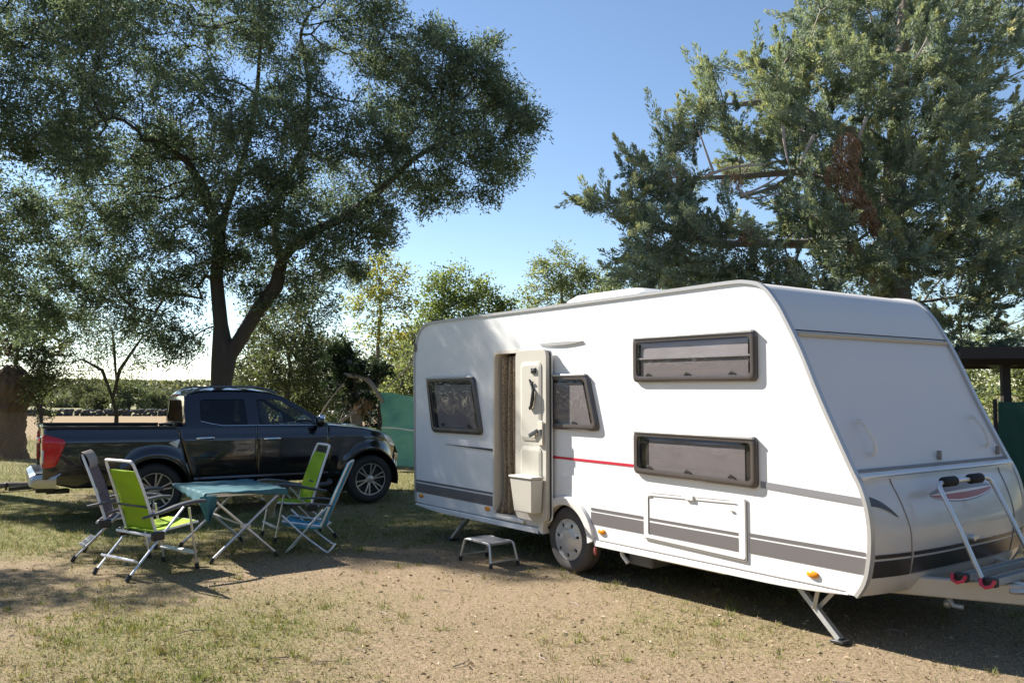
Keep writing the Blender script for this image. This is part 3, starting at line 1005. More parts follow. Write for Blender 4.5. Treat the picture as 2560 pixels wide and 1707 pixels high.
m.tube(smooth_path([rk(3.49, 0.62, 0.47), rk(3.35, 0.625, 0.78), rk(3.225, 0.63, 1.03), rk(3.20, 0.66, 1.075), rk(3.195, 0.75, 1.085), rk(3.195, 1.27, 1.085), rk(3.20, 1.36, 1.075), rk(3.225, 1.39, 1.03), rk(3.35, 1.395, 0.78), rk(3.49, 1.40, 0.47)], 6), 0.017, 10)
up = m.build('upright_hoop', 'aluminium', rack)
for y0 in (0.70, 1.08):
    m = MB(); m.tube([rk(3.195, y0, 1.087), rk(3.195, y0 + 0.02, 1.087), rk(3.195, y0 + 0.17, 1.087), rk(3.195, y0 + 0.19, 1.087)], [0.026, 0.037, 0.037, 0.026], 12); m.build('foam_grip', 'foam_black', up)

# curtain hanging in the doorway
cur = MB()
def cfn(u, v):
    z = 0.44 + (2.10 - 0.44) * v
    w = 0.5
    pinch = 1 - 0.10 * math.exp(-((v - 0.05) / 0.12) ** 2)
    x = -1.245 + (u * w) * (0.93 + 0.02 * v) * pinch + 0.02 * math.sin(5 * v + u * 3) * (1 - v)
    y = 0.09 + 0.055 * math.sin(u * 30 + 0.5 * math.sin(3 * v)) + 0.012 * math.sin(u * 15 + 2 * v)
    if v < 0.1 and u < 0.25:
        y -= 0.10 * (0.1 - v) / 0.1 * (1 - u / 0.25)
    return (x - DOOR[0], y, z - 0.43)
cur.grid(cfn, [i / 90 for i in range(91)], [i / 24 for i in range(25)])
co = cur.build('curtain', 'curtain', None, sharp=180)
co.matrix_world = Matrix.Translation(CAR_W) @ Matrix.Rotation(CAR_RZ, 4, 'Z') @ Matrix.Translation((DOOR[0], 0, 0.43))
sol = co.modifiers.new('thick', 'SOLIDIFY'); sol.thickness = 0.003
tag(co, 'brown patterned curtain hanging in folds inside the open caravan doorway', 'curtain')
# ------------------------------------------------------------------ pickup
# local frame: x forward, y inwards from the near (right) side, z up; origin under the near rear wheel
mat('truck_paint', (0.0045, 0.0055, 0.010), rough=0.16, spec=0.5, coat=1.0, noise_scale=3, noise_amt=0.1)
mat('satin_chrome', (0.42, 0.42, 0.42), rough=0.3, metal=0.85)
mat('bed_liner', (0.02, 0.02, 0.02), rough=0.7)
mat('roof_rail', (0.16, 0.17, 0.19), rough=0.35, metal=0.6)
TRK_A = (-4.874, 11.882, 0.0)
TRK_RZ = math.atan2(0.51324, 0.85825)
TW = 1.80
truck = empty('pickup_truck', TRK_A, TRK_RZ, 'black double-cab pickup truck parked behind the folding table', 'pickup truck')
RAX, FAX, WR = 0.0, 3.13, 0.372
AR = 0.455


def t_top(x):       # top line of the side panels
    return interp(x, [-1.36, 0.36, 0.52, 1.2, 2.2, 2.46, 3.0, 3.3, 3.5, 3.62, 3.70], [1.262, 1.232, 1.245, 1.232, 1.205, 1.225, 1.165, 1.105, 1.03, 0.94, 0.86])


def t_bot(x):
    return interp(x, [-1.36, -1.0, -0.4, 0.5, 2.6, 3.45, 3.6, 3.70], [0.56, 0.46, 0.44, 0.46, 0.44, 0.36, 0.37, 0.42])


def t_y(x, z):
    """how far in the panel surface lies"""
    k = (z - 0.82)
    y = 0.055 * (k / 0.42) ** 2 * (1.25 if k > 0 else 0.9)
    # shoulder crease
    y -= 0.010 * math.exp(-((z - 1.06 + 0.01 * x) / 0.05) ** 2)
    # plan curvature at the ends
    if x > 2.7:
        y += 0.42 * ((x - 2.7) / 1.0) ** 3.2
    if x < -1.15:
        y += 0.35 * ((-1.15 - x) / 0.35) ** 2.4 * 0.35
    # flared arches
    for ax in (RAX, FAX):
        r = math.hypot(x - ax, z - WR)
        if z > 0.3:
            y -= 0.045 * math.exp(-((r - AR - 0.03) / 0.075) ** 2)
    return y


def t_side(y):      # mirror helper
    return y


def gap_shift(x, z):
    g = max(0.0, 1 - abs(x - 0.42) / 0.38)
    return g * (0.07 - 0.20 * (z - 0.53) / 0.70) * 1.0


def body_panel(name, xa, xb, mirror, z_floor=None, z_ceil=None, parent=None):
    nx = max(3, int((xb - xa) / 0.035))
    nz = 26
    xs = [xa + (xb - xa) * i / nx for i in range(nx + 1)]
    pts = {}
    inside = {}
    for i, x in enumerate(xs):
        for j in range(nz + 1):
            z0 = t_bot(x) if z_floor is None else max(t_bot(x), z_floor)
            z1 = t_top(x)
            z = z0 + (z1 - z0) * j / nz
            xx = x + gap_shift(x, z)
            ins = False
            for ax in (RAX, FAX):
                dx, dz = xx - ax, z - WR
                r = math.hypot(dx, dz)
                if r < AR:
                    ins = True
                    s = AR / max(r, 1e-4)
                    pts[i, j] = (ax + dx * s, WR + dz * s)
            inside[i, j] = ins
            if not ins:
                pts[i, j] = (xx, z)
    m = MB()
    idx = {}
    faces = []
    for i in range(nx):
        for j in range(nz):
            c = [(i, j), (i + 1, j), (i + 1, j + 1), (i, j + 1)]
            if all(inside[k] for k in c):
                continue
            f = []
            for k in c:
                if k not in idx:
                    idx[k] = len(m.v)
                    x, z = pts[k]
                    y = t_y(x, z)
                    m.v.append((x, y if not mirror else TW - y, z))
                f.append(idx[k])
            m.f.append(tuple(f))
    ob = m.build(name, 'truck_paint', parent or truck, sharp=60)
    so = ob.modifiers.new('thick', 'SOLIDIFY')
    so.thickness = 0.02
    so.offset = -1
    return ob


doors = []
for mir in (False, True):
    body_panel('bed_side', -1.36, 0.395, mir)
    d1 = body_panel('door', 0.415, 1.375, mir, 0.535)
    d2 = body_panel('door', 1.387, 2.44, mir, 0.535)
    body_panel('fender', 2.452, 3.70, mir)
    doors.append((d1, d2))
    # sill
    m = MB()
    def sl(t, k):
        x = 0.50 + (2.62 - 0.50) * t
        zz = [0.528, 0.50, 0.44, 0.42][k]
        y = t_y(x, zz) + [0.012, 0.0, 0.02, 0.10][k]
        return (x, y if not mir else TW - y, zz)
    m.grid(sl, [i / 30 for i in range(31)], [0, 1, 2, 3]); m.build('sill', 'truck_paint', truck)
    # step tube
    yy = -0.03 if not mir else TW + 0.03
    m = MB(); m.tube(smooth_path([(0.62, yy + (0.12 if not mir else -0.12), 0.40), (0.68, yy, 0.355), (1.5, yy, 0.345), (2.38, yy, 0.345), (2.48, yy + (0.10 if not mir else -0.10), 0.39)], 6), 0.035, 10); m.build('step_bar', 'grey_plastic', truck)
    # arch liners
    for ax in (RAX, FAX):
        m = MB()
        w = [(ax + (AR + 0.005) * math.cos(a), WR + (AR + 0.005) * math.sin(a)) for a in [R(-12) + R(204) * k / 24 for k in range(25)]]
        ya, yb = (0.01, 0.42) if not mir else (TW - 0.01, TW - 0.42)
        m.grid(lambda i, y: (w[i][0], y, w[i][1]), list(range(25)), [ya, yb])
        m.poly([w], lambda p, k: (p[0], yb, p[1]))
        m.build('arch_liner', 'dark_void', truck)
        # flare lip
        m = MB(); m.tube([(ax + (AR + .004) * math.cos(a), (t_y(ax + AR * math.cos(a), WR + AR * math.sin(a)) + .004) if not mir else TW - t_y(ax + AR * math.cos(a), WR + AR * math.sin(a)) - .004, WR + (AR + .004) * math.sin(a)) for a in [R(8) + R(164) * k / 24 for k in range(25)]], 0.012, 6); m.build('flare_lip', 'truck_paint', truck)

# under-body so no light leaks between the panels
m = MB(); m.box((0.46, 0.16, 0.40), (2.66, TW - 0.16, 0.62)); m.box((-1.2, 0.4, 0.50), (0.46, TW - 0.4, 0.66)); m.box((2.66, 0.45, 0.40), (3.55, TW - 0.45, 0.80))
m.build('underbody', 'dark_void', truck)

# greenhouse -------------------------------------------------------
def gy_(z):          # inward lean of the side glass
    t = (z - 1.22) / 0.5
    return 0.075 + 0.20 * t + 0.05 * t * t


CAB = [(0.40, 1.235), (0.385, 1.45), (0.40, 1.64), (0.46, 1.70), (0.62, 1.735), (1.0, 1.755), (1.40, 1.745), (1.62, 1.715), (1.80, 1.65), (2.05, 1.505), (2.30, 1.345), (2.47, 1.232), (2.2, 1.205), (1.2, 1.228)]
W1 = rpoly([(0.60, 1.315), (0.90, 1.250), (1.255, 1.245), (1.235, 1.615), (0.66, 1.615), (0.605, 1.59)], 0.03, 3)
W2 = rpoly([(1.425, 1.242), (2.225, 1.232), (2.20, 1.33), (1.80, 1.575), (1.70, 1.605), (1.405, 1.615)], 0.03, 3)
for mir in (False, True):
    f3 = (lambda p, k: (p[0], gy_(p[1]) + 0.025 * k, p[1])) if not mir else (lambda p, k: (p[0], TW - gy_(p[1]) - 0.025 * k, p[1]))
    m = MB(); m.poly([CAB, list(reversed(W1)), list(reversed(W2))], f3, thick=True); m.build('cab_side', 'truck_paint', truck, sharp=30)
    for k, (wl_, mt) in enumerate(((W1, 'privacy_glass'), (W2, 'clear_glass'))):
        m = MB(); m.poly([wl_], (lambda p, k: (p[0], gy_(p[1]) + 0.010, p[1])) if not mir else (lambda p, k: (p[0], TW - gy_(p[1]) - 0.010, p[1]))); m.build('window', mt, doors[1 if mir else 0][k])
    # bright waist line
    yo = (lambda z: gy_(z) - 0.006) if not mir else (lambda z: TW - gy_(z) + 0.006)
    m = MB(); m.tube([(0.60, yo(1.31), 1.308), (0.75, yo(1.27), 1.268), (0.90, yo(1.24), 1.242), (1.5, yo(1.236), 1.236), (2.25, yo(1.22), 1.222)], 0.0075, 6); m.build('waist_trim', 'chrome', truck)
    # handles
    for k, (xa, xb, zz) in enumerate(((0.53, 0.77, 1.072), (1.47, 1.71, 1.040))):
        yb = t_y(xa, zz) - 0.022
        m = MB()
        pts = [(xa, yb + 0.018, zz), (xa + 0.03, yb - 0.012, zz), (xb - 0.03, yb - 0.012, zz + 0.002), (xb, yb + 0.018, zz)]
        if mir:
            pts = [(a, TW - b, c) for a, b, c in pts]
        m.tube(smooth_path(pts, 4), 0.013, 8, flat=1.3); m.build('handle', 'chrome', doors[1 if mir else 0][k])
    # door mirrors
    s = -1 if not mir else 1
    yb = 0.03 if not mir else TW - 0.03
    m = MB(); m.ellipsoid((2.27, yb + s * 0.14, 1.29), (0.075, 0.12, 0.095), 14, 8); m.bar((2.26, yb + s * -0.08, 1.225), (2.27, yb + s * 0.1, 1.235), 0.06, 0.03)
    mi = m.build('mirror', 'truck_paint', truck)
    m = MB(); m.ellipsoid((2.28, yb + s * 0.145, 1.335), (0.06, 0.105, 0.055), 14, 8); m.build('mirror_cap', 'chrome', mi)
    # roof rails
    yr = 0.30 if not mir else TW - 0.30
    m = MB(); m.tube(smooth_path([(0.50, yr, 1.715), (0.62, yr, 1.775), (0.80, yr, 1.795), (1.30, yr, 1.795), (1.52, yr, 1.775), (1.72, yr, 1.705)], 6), 0.017, 8); m.build('roof_rail', 'roof_rail', truck)

# roof, windscreen, rear cab wall
rl = [(0.40, 1.64), (0.46, 1.70), (0.62, 1.735), (1.0, 1.755), (1.40, 1.745), (1.62, 1.715), (1.80, 1.65)]
m = MB(); m.grid(lambda i, t: (rl[i][0], gy_(rl[i][1]) + (TW - 2 * gy_(rl[i][1])) * t, rl[i][1] + 0.045 * math.sin(math.pi * t) ** 0.7), list(range(len(rl))), [i / 12 for i in range(13)]); m.build('roof', 'truck_paint', truck, sharp=60)
ws = [(1.80, 1.65), (2.05, 1.505), (2.30, 1.345), (2.47, 1.232)]
m = MB(); m.grid(lambda i, t: (ws[i][0] + 0.10 * math.sin(math.pi * t), gy_(ws[i][1]) + (TW - 2 * gy_(ws[i][1])) * t, ws[i][1] + 0.035 * math.sin(math.pi * t)), list(range(4)), [i / 12 for i in range(13)]); m.build('windscreen', 'clear_glass', truck)
# rear wall: frame with window
rw0 = [(0.06, 0.0), (0.94, 0.0), (0.80, 1.0), (0.20, 1.0)]
def rear3(p, k):
    z = 1.225 + 0.44 * p[1]
    x = 0.388 + 0.01 * p[1] - 0.015 * math.sin(math.pi * p[0]) + 0.02 * k
    y0 = gy_(z)
    return (x, y0 + (TW - 2 * y0) * p[0], z)
m = MB(); m.poly([[(0, 0), (1, 0), (1, 1), (0, 1)], list(reversed(rpoly([(0.09, 0.14), (0.91, 0.14), (0.88, 0.86), (0.12, 0.86)], 0.06, 3)))], rear3, thick=True); m.build('cab_back', 'truck_paint', truck)
glass_mat('rear_glass', (0.45, 0.47, 0.47), rough=0.03)
m = MB(); m.poly([rpoly([(0.09, 0.14), (0.91, 0.14), (0.88, 0.86), (0.12, 0.86)], 0.06, 3)], lambda p, k: rear3(p, 0.4)); m.build('rear_window', 'rear_glass', truck)
m = MB(); m.box((0.365, TW / 2 - 0.17, 1.668), (0.39, TW / 2 + 0.17, 1.69)); m.build('brake_light', 'lens_red', truck, bevel=0.004)
m = MB(); m.tube([(0.62, TW / 2, 1.785), (0.54, TW / 2, 1.86)], [0.012, 0.004], 6); m.build('antenna', 'black_plastic', truck)
# bonnet
hx = [2.43, 2.6, 2.8, 3.0, 3.15, 3.3, 3.42, 3.52, 3.60]
def hood(i, t):
    x = hx[i]
    zt = t_top(x)
    y0 = t_y(x, zt) + 0.004
    c = math.sin(math.pi * t)
    return (x + 0.10 * c * max(0, (x - 2.9)), y0 + (TW - 2 * y0) * t, zt + 0.05 * c ** 0.6 + 0.012 * math.exp(-((t - 0.2) / 0.06) ** 2) + 0.012 * math.exp(-((t - 0.8) / 0.06) ** 2))
m = MB(); m.grid(hood, list(range(len(hx))), [i / 24 for i in range(25)]); m.build('bonnet', 'truck_paint', truck, sharp=60)
# front face: grille and bumper between the fenders
def front(z, t):
    y0 = t_y(3.70, z)
    c = math.sin(math.pi * t)
    bx = interp(z, [0.36, 0.5, 0.72, 0.86, 0.95, 1.03], [3.62, 3.74, 3.76, 3.70, 3.66, 3.58])
    return (bx + 0.09 * c ** 0.7, y0 + (TW - 2 * y0) * t, z)
m = MB(); m.grid(lambda z, t: front(z, t), [0.36, 0.42, 0.5, 0.6, 0.72], [i / 20 for i in range(21)]); m.build('bumper', 'truck_paint', truck)
m = MB(); m.grid(lambda z, t: front(z, t), [0.72, 0.8, 0.86, 0.92, 0.97, 1.03], [i / 20 for i in range(21)]); m.build('grille', 'black_plastic', truck)
m = MB(); m.tube([front(0.97, 0.3), front(0.80, 0.36), front(0.78, 0.5), front(0.80, 0.64), front(0.97, 0.7)], 0.03, 8); m.build('grille_trim', 'chrome', truck)
for mir in (False, True):
    m = MB()
    quad = rpoly([(3.36, 1.065), (3.52, 0.90), (3.695, 0.845), (3.63, 0.93), (3.50, 1.02)], 0.03, 3)
    m.poly([quad], (lambda p, k: (p[0], t_y(p[0], p[1]) - 0.008 + 0.02 * k, p[1])) if not mir else (lambda p, k: (p[0], TW - t_y(p[0], p[1]) + 0.008 - 0.02 * k, p[1])), thick=True); m.build('headlight', 'lens_clear', truck)
    m = MB(); pts = [(3.665, t_y(3.66, 0.62) + (-.012), 0.72), (3.685, t_y(3.68, .6) - .012, 0.64), (3.66, t_y(3.66, .5) - .012, 0.55)]
    m.tube([(a, b if not mir else TW - b, c) for a, b, c in pts], 0.014, 6); m.build('fog_trim', 'chrome', truck)
# bed: floor, inner walls, rails, tailgate
m = MB(); m.box((-1.30, 0.14, 0.80), (0.36, TW - 0.14, 0.83)); m.box((0.34, 0.14, 0.83), (0.37, TW - 0.14, 1.21)); m.build('bed_floor', 'bed_liner', truck)
for mir in (False, True):
    y0, y1 = (0.05, 0.15) if not mir else (TW - 0.15, TW - 0.05)
    m = MB(); m.grid(lambda x, k: (x + gap_shift(x, t_top(x)), [y0, y0, y1, y1][k], [t_top(x) - 0.02, t_top(x) + 0.014, t_top(x) + 0.014, 0.83][k]), [-1.35 + 1.74 * i / 20 for i in range(21)], [0, 1, 2, 3]); m.build('bed_rail', 'bed_liner', truck, sharp=30)
m = MB()
def tg(t, k):
    zz = [0.62, 0.75, 1.0, 1.22, 1.268, 1.268, 1.2][k]
    xx = [-1.315, -1.325, -1.33, -1.345, -1.385, -1.30, -1.27][k]
    return (xx - 0.03 * math.sin(math.pi * t), 0.13 + (TW - 0.26) * t, zz)
m.grid(tg, [i / 12 for i in range(13)], list(range(7))); gate = m.build('tailgate', 'truck_paint', truck, sharp=40)
m = MB(); m.box((-1.40, TW / 2 - 0.12, 1.02), (-1.36, TW / 2 + 0.12, 1.10)); m.build('handle', 'chrome', gate, bevel=0.01)
# rear lamps
for mir in (False, True):
    m = MB()
    def tlf(u, v, dy=0.0):
        xa, xb = -1.35, interp(v, [0, 0.08, 0.85, 1], [-1.235, -1.205, -1.105, -1.125])
        za, zb = interp(u, [0, 1], [0.735, 0.750]), interp(u, [0, 1], [1.168, 1.10])
        x, z = xa + (xb - xa) * u, za + (zb - za) * v
        y = t_y(x, z) - 0.012 * min(1, 8 * min(u + 0.1, 1 - u, v, 1 - v) + 0.2) + dy
        return (x, y if not mir else TW - y, z)
    m.grid(tlf, [i / 10 for i in range(11)], [i / 16 for i in range(17)])
    tl_ = m.build('tail_light', 'lens_red', truck, sharp=60)
    yl = (lambda a: a) if not mir else (lambda a: TW - a)
    m = MB(); m.box((-1.372, min(yl(0.04), yl(0.13)), 0.745), (-1.34, max(yl(0.04), yl(0.13)), 1.155)); m.build('lamp_back', 'lens_red', tl_, bevel=0.008)
    m = MB(); m.box((-1.376, min(yl(0.035), yl(0.075)), 0.80), (-1.350, max(yl(0.035), yl(0.075)), 0.97)); m.build('reverse_lamp', 'lens_clear', tl_, bevel=0.006)
# rear bumper, chrome corners
m = MB()
def rb(t, k):
    c = abs(2 * t - 1)
    xx = -1.50 + 0.30 * max(0, (c - 0.86) / 0.14) ** 1.5 + [0.06, 0.0, 0.0, 0.05][k]
    return (xx, -0.0 + TW * t, [0.665, 0.62, 0.50, 0.475][k])
m.grid(rb, [i / 40 for i in range(41)], [0, 1, 2, 3]); bumper = m.build('rear_bumper', 'satin_chrome', truck, sharp=50)
m = MB(); m.poly([[(-1.44, 0.09), (-1.20, 0.03), (-1.20, TW - 0.03), (-1.44, TW - 0.09)]], lambda p, k: (p[0], p[1], 0.672 - 0.015 * k), thick=True); m.build('bumper_step', 'black_plastic', bumper)
m = MB(); m.box((-1.42, 0.25, 0.40), (-1.2, TW - 0.25, 0.47)); m.build('hitch_beam', 'black_plastic', bumper, bevel=0.01)
m = MB(); m.bar((-1.3, TW / 2, 0.43), (-1.72, TW / 2, 0.41), 0.06, 0.05); m.ellipsoid((-1.75, TW / 2, 0.47), (0.03, 0.03, 0.03)); m.tube([(-1.75, TW / 2, 0.40), (-1.75, TW / 2, 0.45)], 0.014, 8); m.build('tow_bar', 'black_plastic', truck)
m = MB(); m.box((-1.30, 0.30, 0.375), (-1.02, 0.44, 0.43)); m.build('mud_flap', 'black_plastic', truck, bevel=0.01)
# chrome decal plate seen on the bed side
m = MB(); m.poly([rpoly([(0.16, 1.02), (0.31, 1.07), (0.275, 0.95)], 0.01, 2)], lambda p, k: (p[0], t_y(p[0], p[1]) - 0.003 + 0.002 * k, p[1]), thick=True); m.build('emblem', 'alloy', truck)
# cabin: seats, dash, steering wheel
for xx in (0.75, 1.62):
    for yy in (0.42, TW - 0.42):
        m = MB(); m.box((xx, yy - 0.22, 0.85), (xx + 0.46, yy + 0.22, 1.0)); m.bar((xx + 0.02, yy, 0.98), (xx - 0.12, yy, 1.46), 0.42, 0.12, up=(1, 0, 0)); m.bar((xx - 0.12, yy, 1.44), (xx - 0.15, yy, 1.60), 0.22, 0.09, up=(1, 0, 0)); m.build('seat', 'seat_fabric', truck, bevel=0.04)
m = MB(); m.box((2.1, 0.14, 0.95), (2.42, TW - 0.14, 1.215)); m.build('dashboard', 'black_plastic', truck, bevel=0.04)
m = MB(); m.tube([(2.0 + 0.07 * math.sin(a), TW - 0.45 + 0.185 * math.cos(a), 1.21 + 0.17 * math.sin(a)) for a in [k * math.tau / 24 for k in range(24)]], 0.015, 8, closed=True); m.bar((2.0, TW - 0.45, 1.2), (2.15, TW - 0.45, 1.13), 0.05, 0.05); m.bar((2.0, TW - 0.62, 1.21), (2.0, TW - 0.28, 1.21), 0.03, 0.02); m.build('steering_wheel', 'grey_plastic', truck)
# wheels
def truck_wheel(ax, mir):
    s = 1 if not mir else -1
    yc = 0.135 if not mir else TW - 0.135
    hw = 0.125
    m = MB()
    tp = [(0.245, -hw + 0.02), (0.262, -hw + 0.004), (0.30, -hw - 0.008), (0.335, -hw + 0.004), (0.358, -hw + 0.03), (WR, -hw + 0.055), (WR, -0.05), (WR - 0.01, -0.045), (WR - 0.01, -0.035), (WR, -0.03), (WR, 0.03), (WR - 0.01, 0.035), (WR - 0.01, 0.045), (WR, 0.05), (WR, hw - 0.055), (0.335, hw), (0.245, hw - 0.02)]
    c = (ax, yc, WR)
    m.lathe([(r, o * s) for r, o in tp], c, (0, 1, 0), 56)
    whl = m.build('wheel', 'rubber', truck, sharp=50)
    m = MB(); m.lathe([(0.247, s * (-hw + 0.018)), (0.240, s * (-hw + 0.012)), (0.228, s * (-hw + 0.02)), (0.222, s * (-hw + 0.09)), (0.10, s * (-hw + 0.11)), (0.0, s * (-hw + 0.11))], c, (0, 1, 0), 48); m.build('rim_barrel', 'black_plastic', whl)
    m = MB(); m.lathe([(0.247, s * (-hw + 0.018)), (0.243, s * (-hw + 0.006)), (0.232, s * (-hw + 0.008)), (0.229, s * (-hw + 0.03))], c, (0, 1, 0), 48)
    m.lathe([(0.062, s * (-hw + 0.07)), (0.062, s * (-hw + 0.03)), (0.045, s * (-hw + 0.02)), (0.0, s * (-hw + 0.02))], c, (0, 1, 0), 24)
    for k in range(6):
        for dlt in (-0.16, 0.16):
            a0 = k * math.tau / 6 + 0.3
            p0 = Vector((ax + 0.055 * math.cos(a0 + dlt * 0.8), yc + s * (-hw + 0.035), WR + 0.055 * math.sin(a0 + dlt * 0.8)))
            p1 = Vector((ax + 0.236 * math.cos(a0 + dlt), yc + s * (-hw + 0.018), WR + 0.236 * math.sin(a0 + dlt)))
            m.bar(p0, p1, 0.02, 0.02, up=(0, 1, 0))
    m.build('rim', 'alloy', whl, sharp=40)
for ax in (RAX, FAX):
    for mir in (False, True):
        truck_wheel(ax, mir)
# ------------------------------------------------------------------ camping furniture
mat('fabric_green', (0.37, 0.54, 0.02), rough=0.8, noise_scale=70, noise_amt=0.12, bump=0.15, bump_scale=250)
mat('fabric_mauve', (0.27, 0.205, 0.205), rough=0.85, noise_scale=60, noise_amt=0.2)
mat('fabric_taupe', (0.40, 0.33, 0.28), rough=0.9, noise_scale=40, noise_amt=0.15, bump=0.2, bump_scale=60)
mat('fabric_blue', (0.07, 0.34, 0.50), rough=0.75, noise_scale=60, noise_amt=0.12)
mat('tablecloth', (0.07, 0.20, 0.235), rough=0.75, noise_scale=5, noise_amt=0.25, stretch=(1, 6, 1))
mat('step_grey', (0.24, 0.24, 0.245), rough=0.55, metal=0.2, noise_scale=30, noise_amt=0.2)
mat('towel_pale', (0.42, 0.44, 0.38), rough=0.95, noise_scale=20, noise_amt=0.15, bump=0.3, bump_scale=50)


def two_sided_thin(name, add=0.35):
    """let thin cloth pass some light through"""
    m = MATS[name]
    n, l = m.node_tree.nodes, m.node_tree.links
    p = n['Principled BSDF']
    src = p.inputs['Base Color'].links[0].from_socket
    t = n.new('ShaderNodeBsdfTranslucent')
    l.new(src, t.inputs[0])
    x = n.new('ShaderNodeMixShader')
    x.inputs[0].default_value = add
    l.new(p.outputs[0], x.inputs[1])
    l.new(t.outputs[0], x.inputs[2])
    l.new(x.outputs[0], n['Material Output'].inputs[0])


for nm in ('fabric_green', 'fabric_mauve', 'fabric_blue', 'tablecloth', 'towel_pale'):
    two_sided_thin(nm)


def recliner(loc, ang, label, fabric, pillow=False, back_lean=0.30, width=0.56):
    """high-back folding camping chair; local x = facing direction"""
    t = empty('camping_chair', loc, ang, label, 'chair', 'high-back camping chairs round the table')
    hw = width / 2
    for s in (-1, 1):
        y = s * hw
        # rear leg rises forward to the armrest, front leg rises back to the same place
        rf, ff = (-0.36, y, 0.022), (0.36, y, 0.022)
        top = (0.20, y * 1.02, 0.615)
        m = MB(); m.tube([rf, top], 0.015, 10, flat=0.72); lg = m.build('leg', 'aluminium', t)
        m = MB(); m.tube([(-0.37, y, 0.0), (-0.34, y, 0.055)], 0.022, 10); m.build('foot_cap', 'black_plastic', lg)
        m = MB(); m.tube([ff, (0.255, y * 1.02, 0.60)], 0.015, 10, flat=0.72); lg = m.build('leg', 'aluminium', t)
        m = MB(); m.tube([(0.365, y, 0.0), (0.353, y, 0.055)], 0.022, 10); m.build('foot_cap', 'black_plastic', lg)
        # armrest
        m = MB()
        y2 = y * 1.06
        path = smooth_path([(-0.24, y2, 0.555), (-0.05, y2, 0.590), (0.14, y2, 0.635), (0.30, y2, 0.655), (0.42, y2, 0.650)], 5)
        m.tube(path, [0.018 + 0.016 * min(1, i / 8) * (1 if i < len(path) - 3 else 0.8) for i in range(len(path))], 10, flat=0.6)
        m.build('armrest', 'grey_plastic', t)
        # joint block
        m = MB(); m.box((-0.13, y - 0.028, 0.33), (-0.01, y + 0.028, 0.41)); m.build('joint', 'black_plastic', t, bevel=0.012)
    # cross bars
    m = MB(); m.bar((-0.285, -hw, 0.165), (-0.285, hw, 0.165), 0.05, 0.022, up=(0.6, 0, 1)); m.build('crossbar', 'alu_white', t, bevel=0.004)
    m = MB(); m.bar((0.335, -hw, 0.16), (0.335, hw, 0.16), 0.05, 0.022, up=(-0.3, 0, 1)); m.build('crossbar', 'alu_white', t, bevel=0.004)
    m = MB(); m.tube([(-0.15, -hw, 0.385), (-0.15, hw, 0.385)], 0.013, 8); m.build('crossbar', 'alu_white', t)
    # seat frame and sling
    sw = hw - 0.035
    m = MB(); m.tube(smooth_path([(-0.12, -sw, 0.39), (0.2, -sw, 0.43), (0.35, -sw, 0.445), (0.385, -sw + 0.04, 0.447), (0.385, sw - 0.04, 0.447), (0.35, sw, 0.445), (0.2, sw, 0.43), (-0.12, sw, 0.39)], 4), 0.012, 8); m.build('seat_frame', 'aluminium', t)
    m = MB(); m.grid(lambda u, v: (-0.10 + 0.475 * u, -sw + 2 * sw * v, 0.395 + 0.052 * u + 0.014 - 0.03 * math.sin(math.pi * u) * math.sin(math.pi * v) ** 0.6), [i / 12 for i in range(13)], [i / 10 for i in range(11)])
    so = m.build('seat', fabric, t); q = so.modifiers.new('thick', 'SOLIDIFY'); q.thickness = 0.004
    # backrest hoop and sling
    def bk(s, off=0.0):
        lean = back_lean + 0.05 * (s / 0.72)
        return (-0.07 - s * math.sin(lean) - off * math.cos(lean), 0.40 + s * math.cos(lean) - off * math.sin(lean))
    H = 0.72
    bw = hw - 0.03
    def P(s, y, off=0.0):
        x, z = bk(s, off)
        return (x, y, z)
    m = MB(); m.tube(smooth_path([P(0.0, -bw), P(0.4, -bw), P(H - 0.07, -bw * 0.94), P(H - 0.015, -bw * 0.86), P(H, -bw * 0.72), P(H, bw * 0.72), P(H - 0.015, bw * 0.86), P(H - 0.07, bw * 0.94), P(0.4, bw), P(0.0, bw)], 5), 0.0135, 10); m.build('back_frame', 'alu_white', t)
    s1 = H - 0.10 if not pillow else H - 0.02
    m = MB(); m.grid(lambda u, v: P(s1 * u + 0.02 * (1 - u), (-bw + 2 * bw * v) * (1 - 0.06 * u), -0.004 - 0.016 * math.sin(math.pi * u) + 0.03 * math.sin(math.pi * v) * math.sin(math.pi * u) + 0.004 * math.sin(u * 30) * math.sin(math.pi * v)), [i / 24 for i in range(25)], [i / 10 for i in range(11)])
    bo = m.build('backrest', fabric, t); q = bo.modifiers.new('thick', 'SOLIDIFY'); q.thickness = 0.004
    # short strap joining back and armrests
    m = MB()
    m.tube([P(0.26, -bw, 0.012), P(0.26, bw, 0.012)], 0.011, 8); m.build('back_bar', 'black_plastic', bo)
    if pillow:
        m = MB(); m.grid(lambda a, v: (P(H - 0.07 + 0.095 * math.sin(a), (-bw + 2 * bw * v) * 0.96, 0.05 * math.cos(a) * (0.75 + 0.25 * math.sin(math.pi * v)) )), [i * math.tau / 20 for i in range(21)], [i / 10 for i in range(11)])
        m.build('head_pillow', 'fabric_taupe', t)
    return t


def ang_of(rear, front):
    return math.atan2(front[1] - rear[1], front[0] - rear[0])


# front green chair: feet A (-3.94, 8.31), B (-3.51, 7.97), C (-3.11, 8.57), D (-3.52, 8.86)
recliner((-3.52, 8.43, 0), ang_of((-3.725, 8.14), (-3.315, 8.715)), 'lime green high-back folding chair nearest the camera, seen from behind', 'fabric_green')
recliner((-4.20, 9.27, 0), R(16), 'mauve folding chair with a taupe head pillow behind the lime one', 'fabric_mauve', pillow=True)
recliner((-2.555, 10.445, 0), R(211), 'lime green high-back folding chair beside the pickup, facing the table', 'fabric_green', back_lean=0.27)

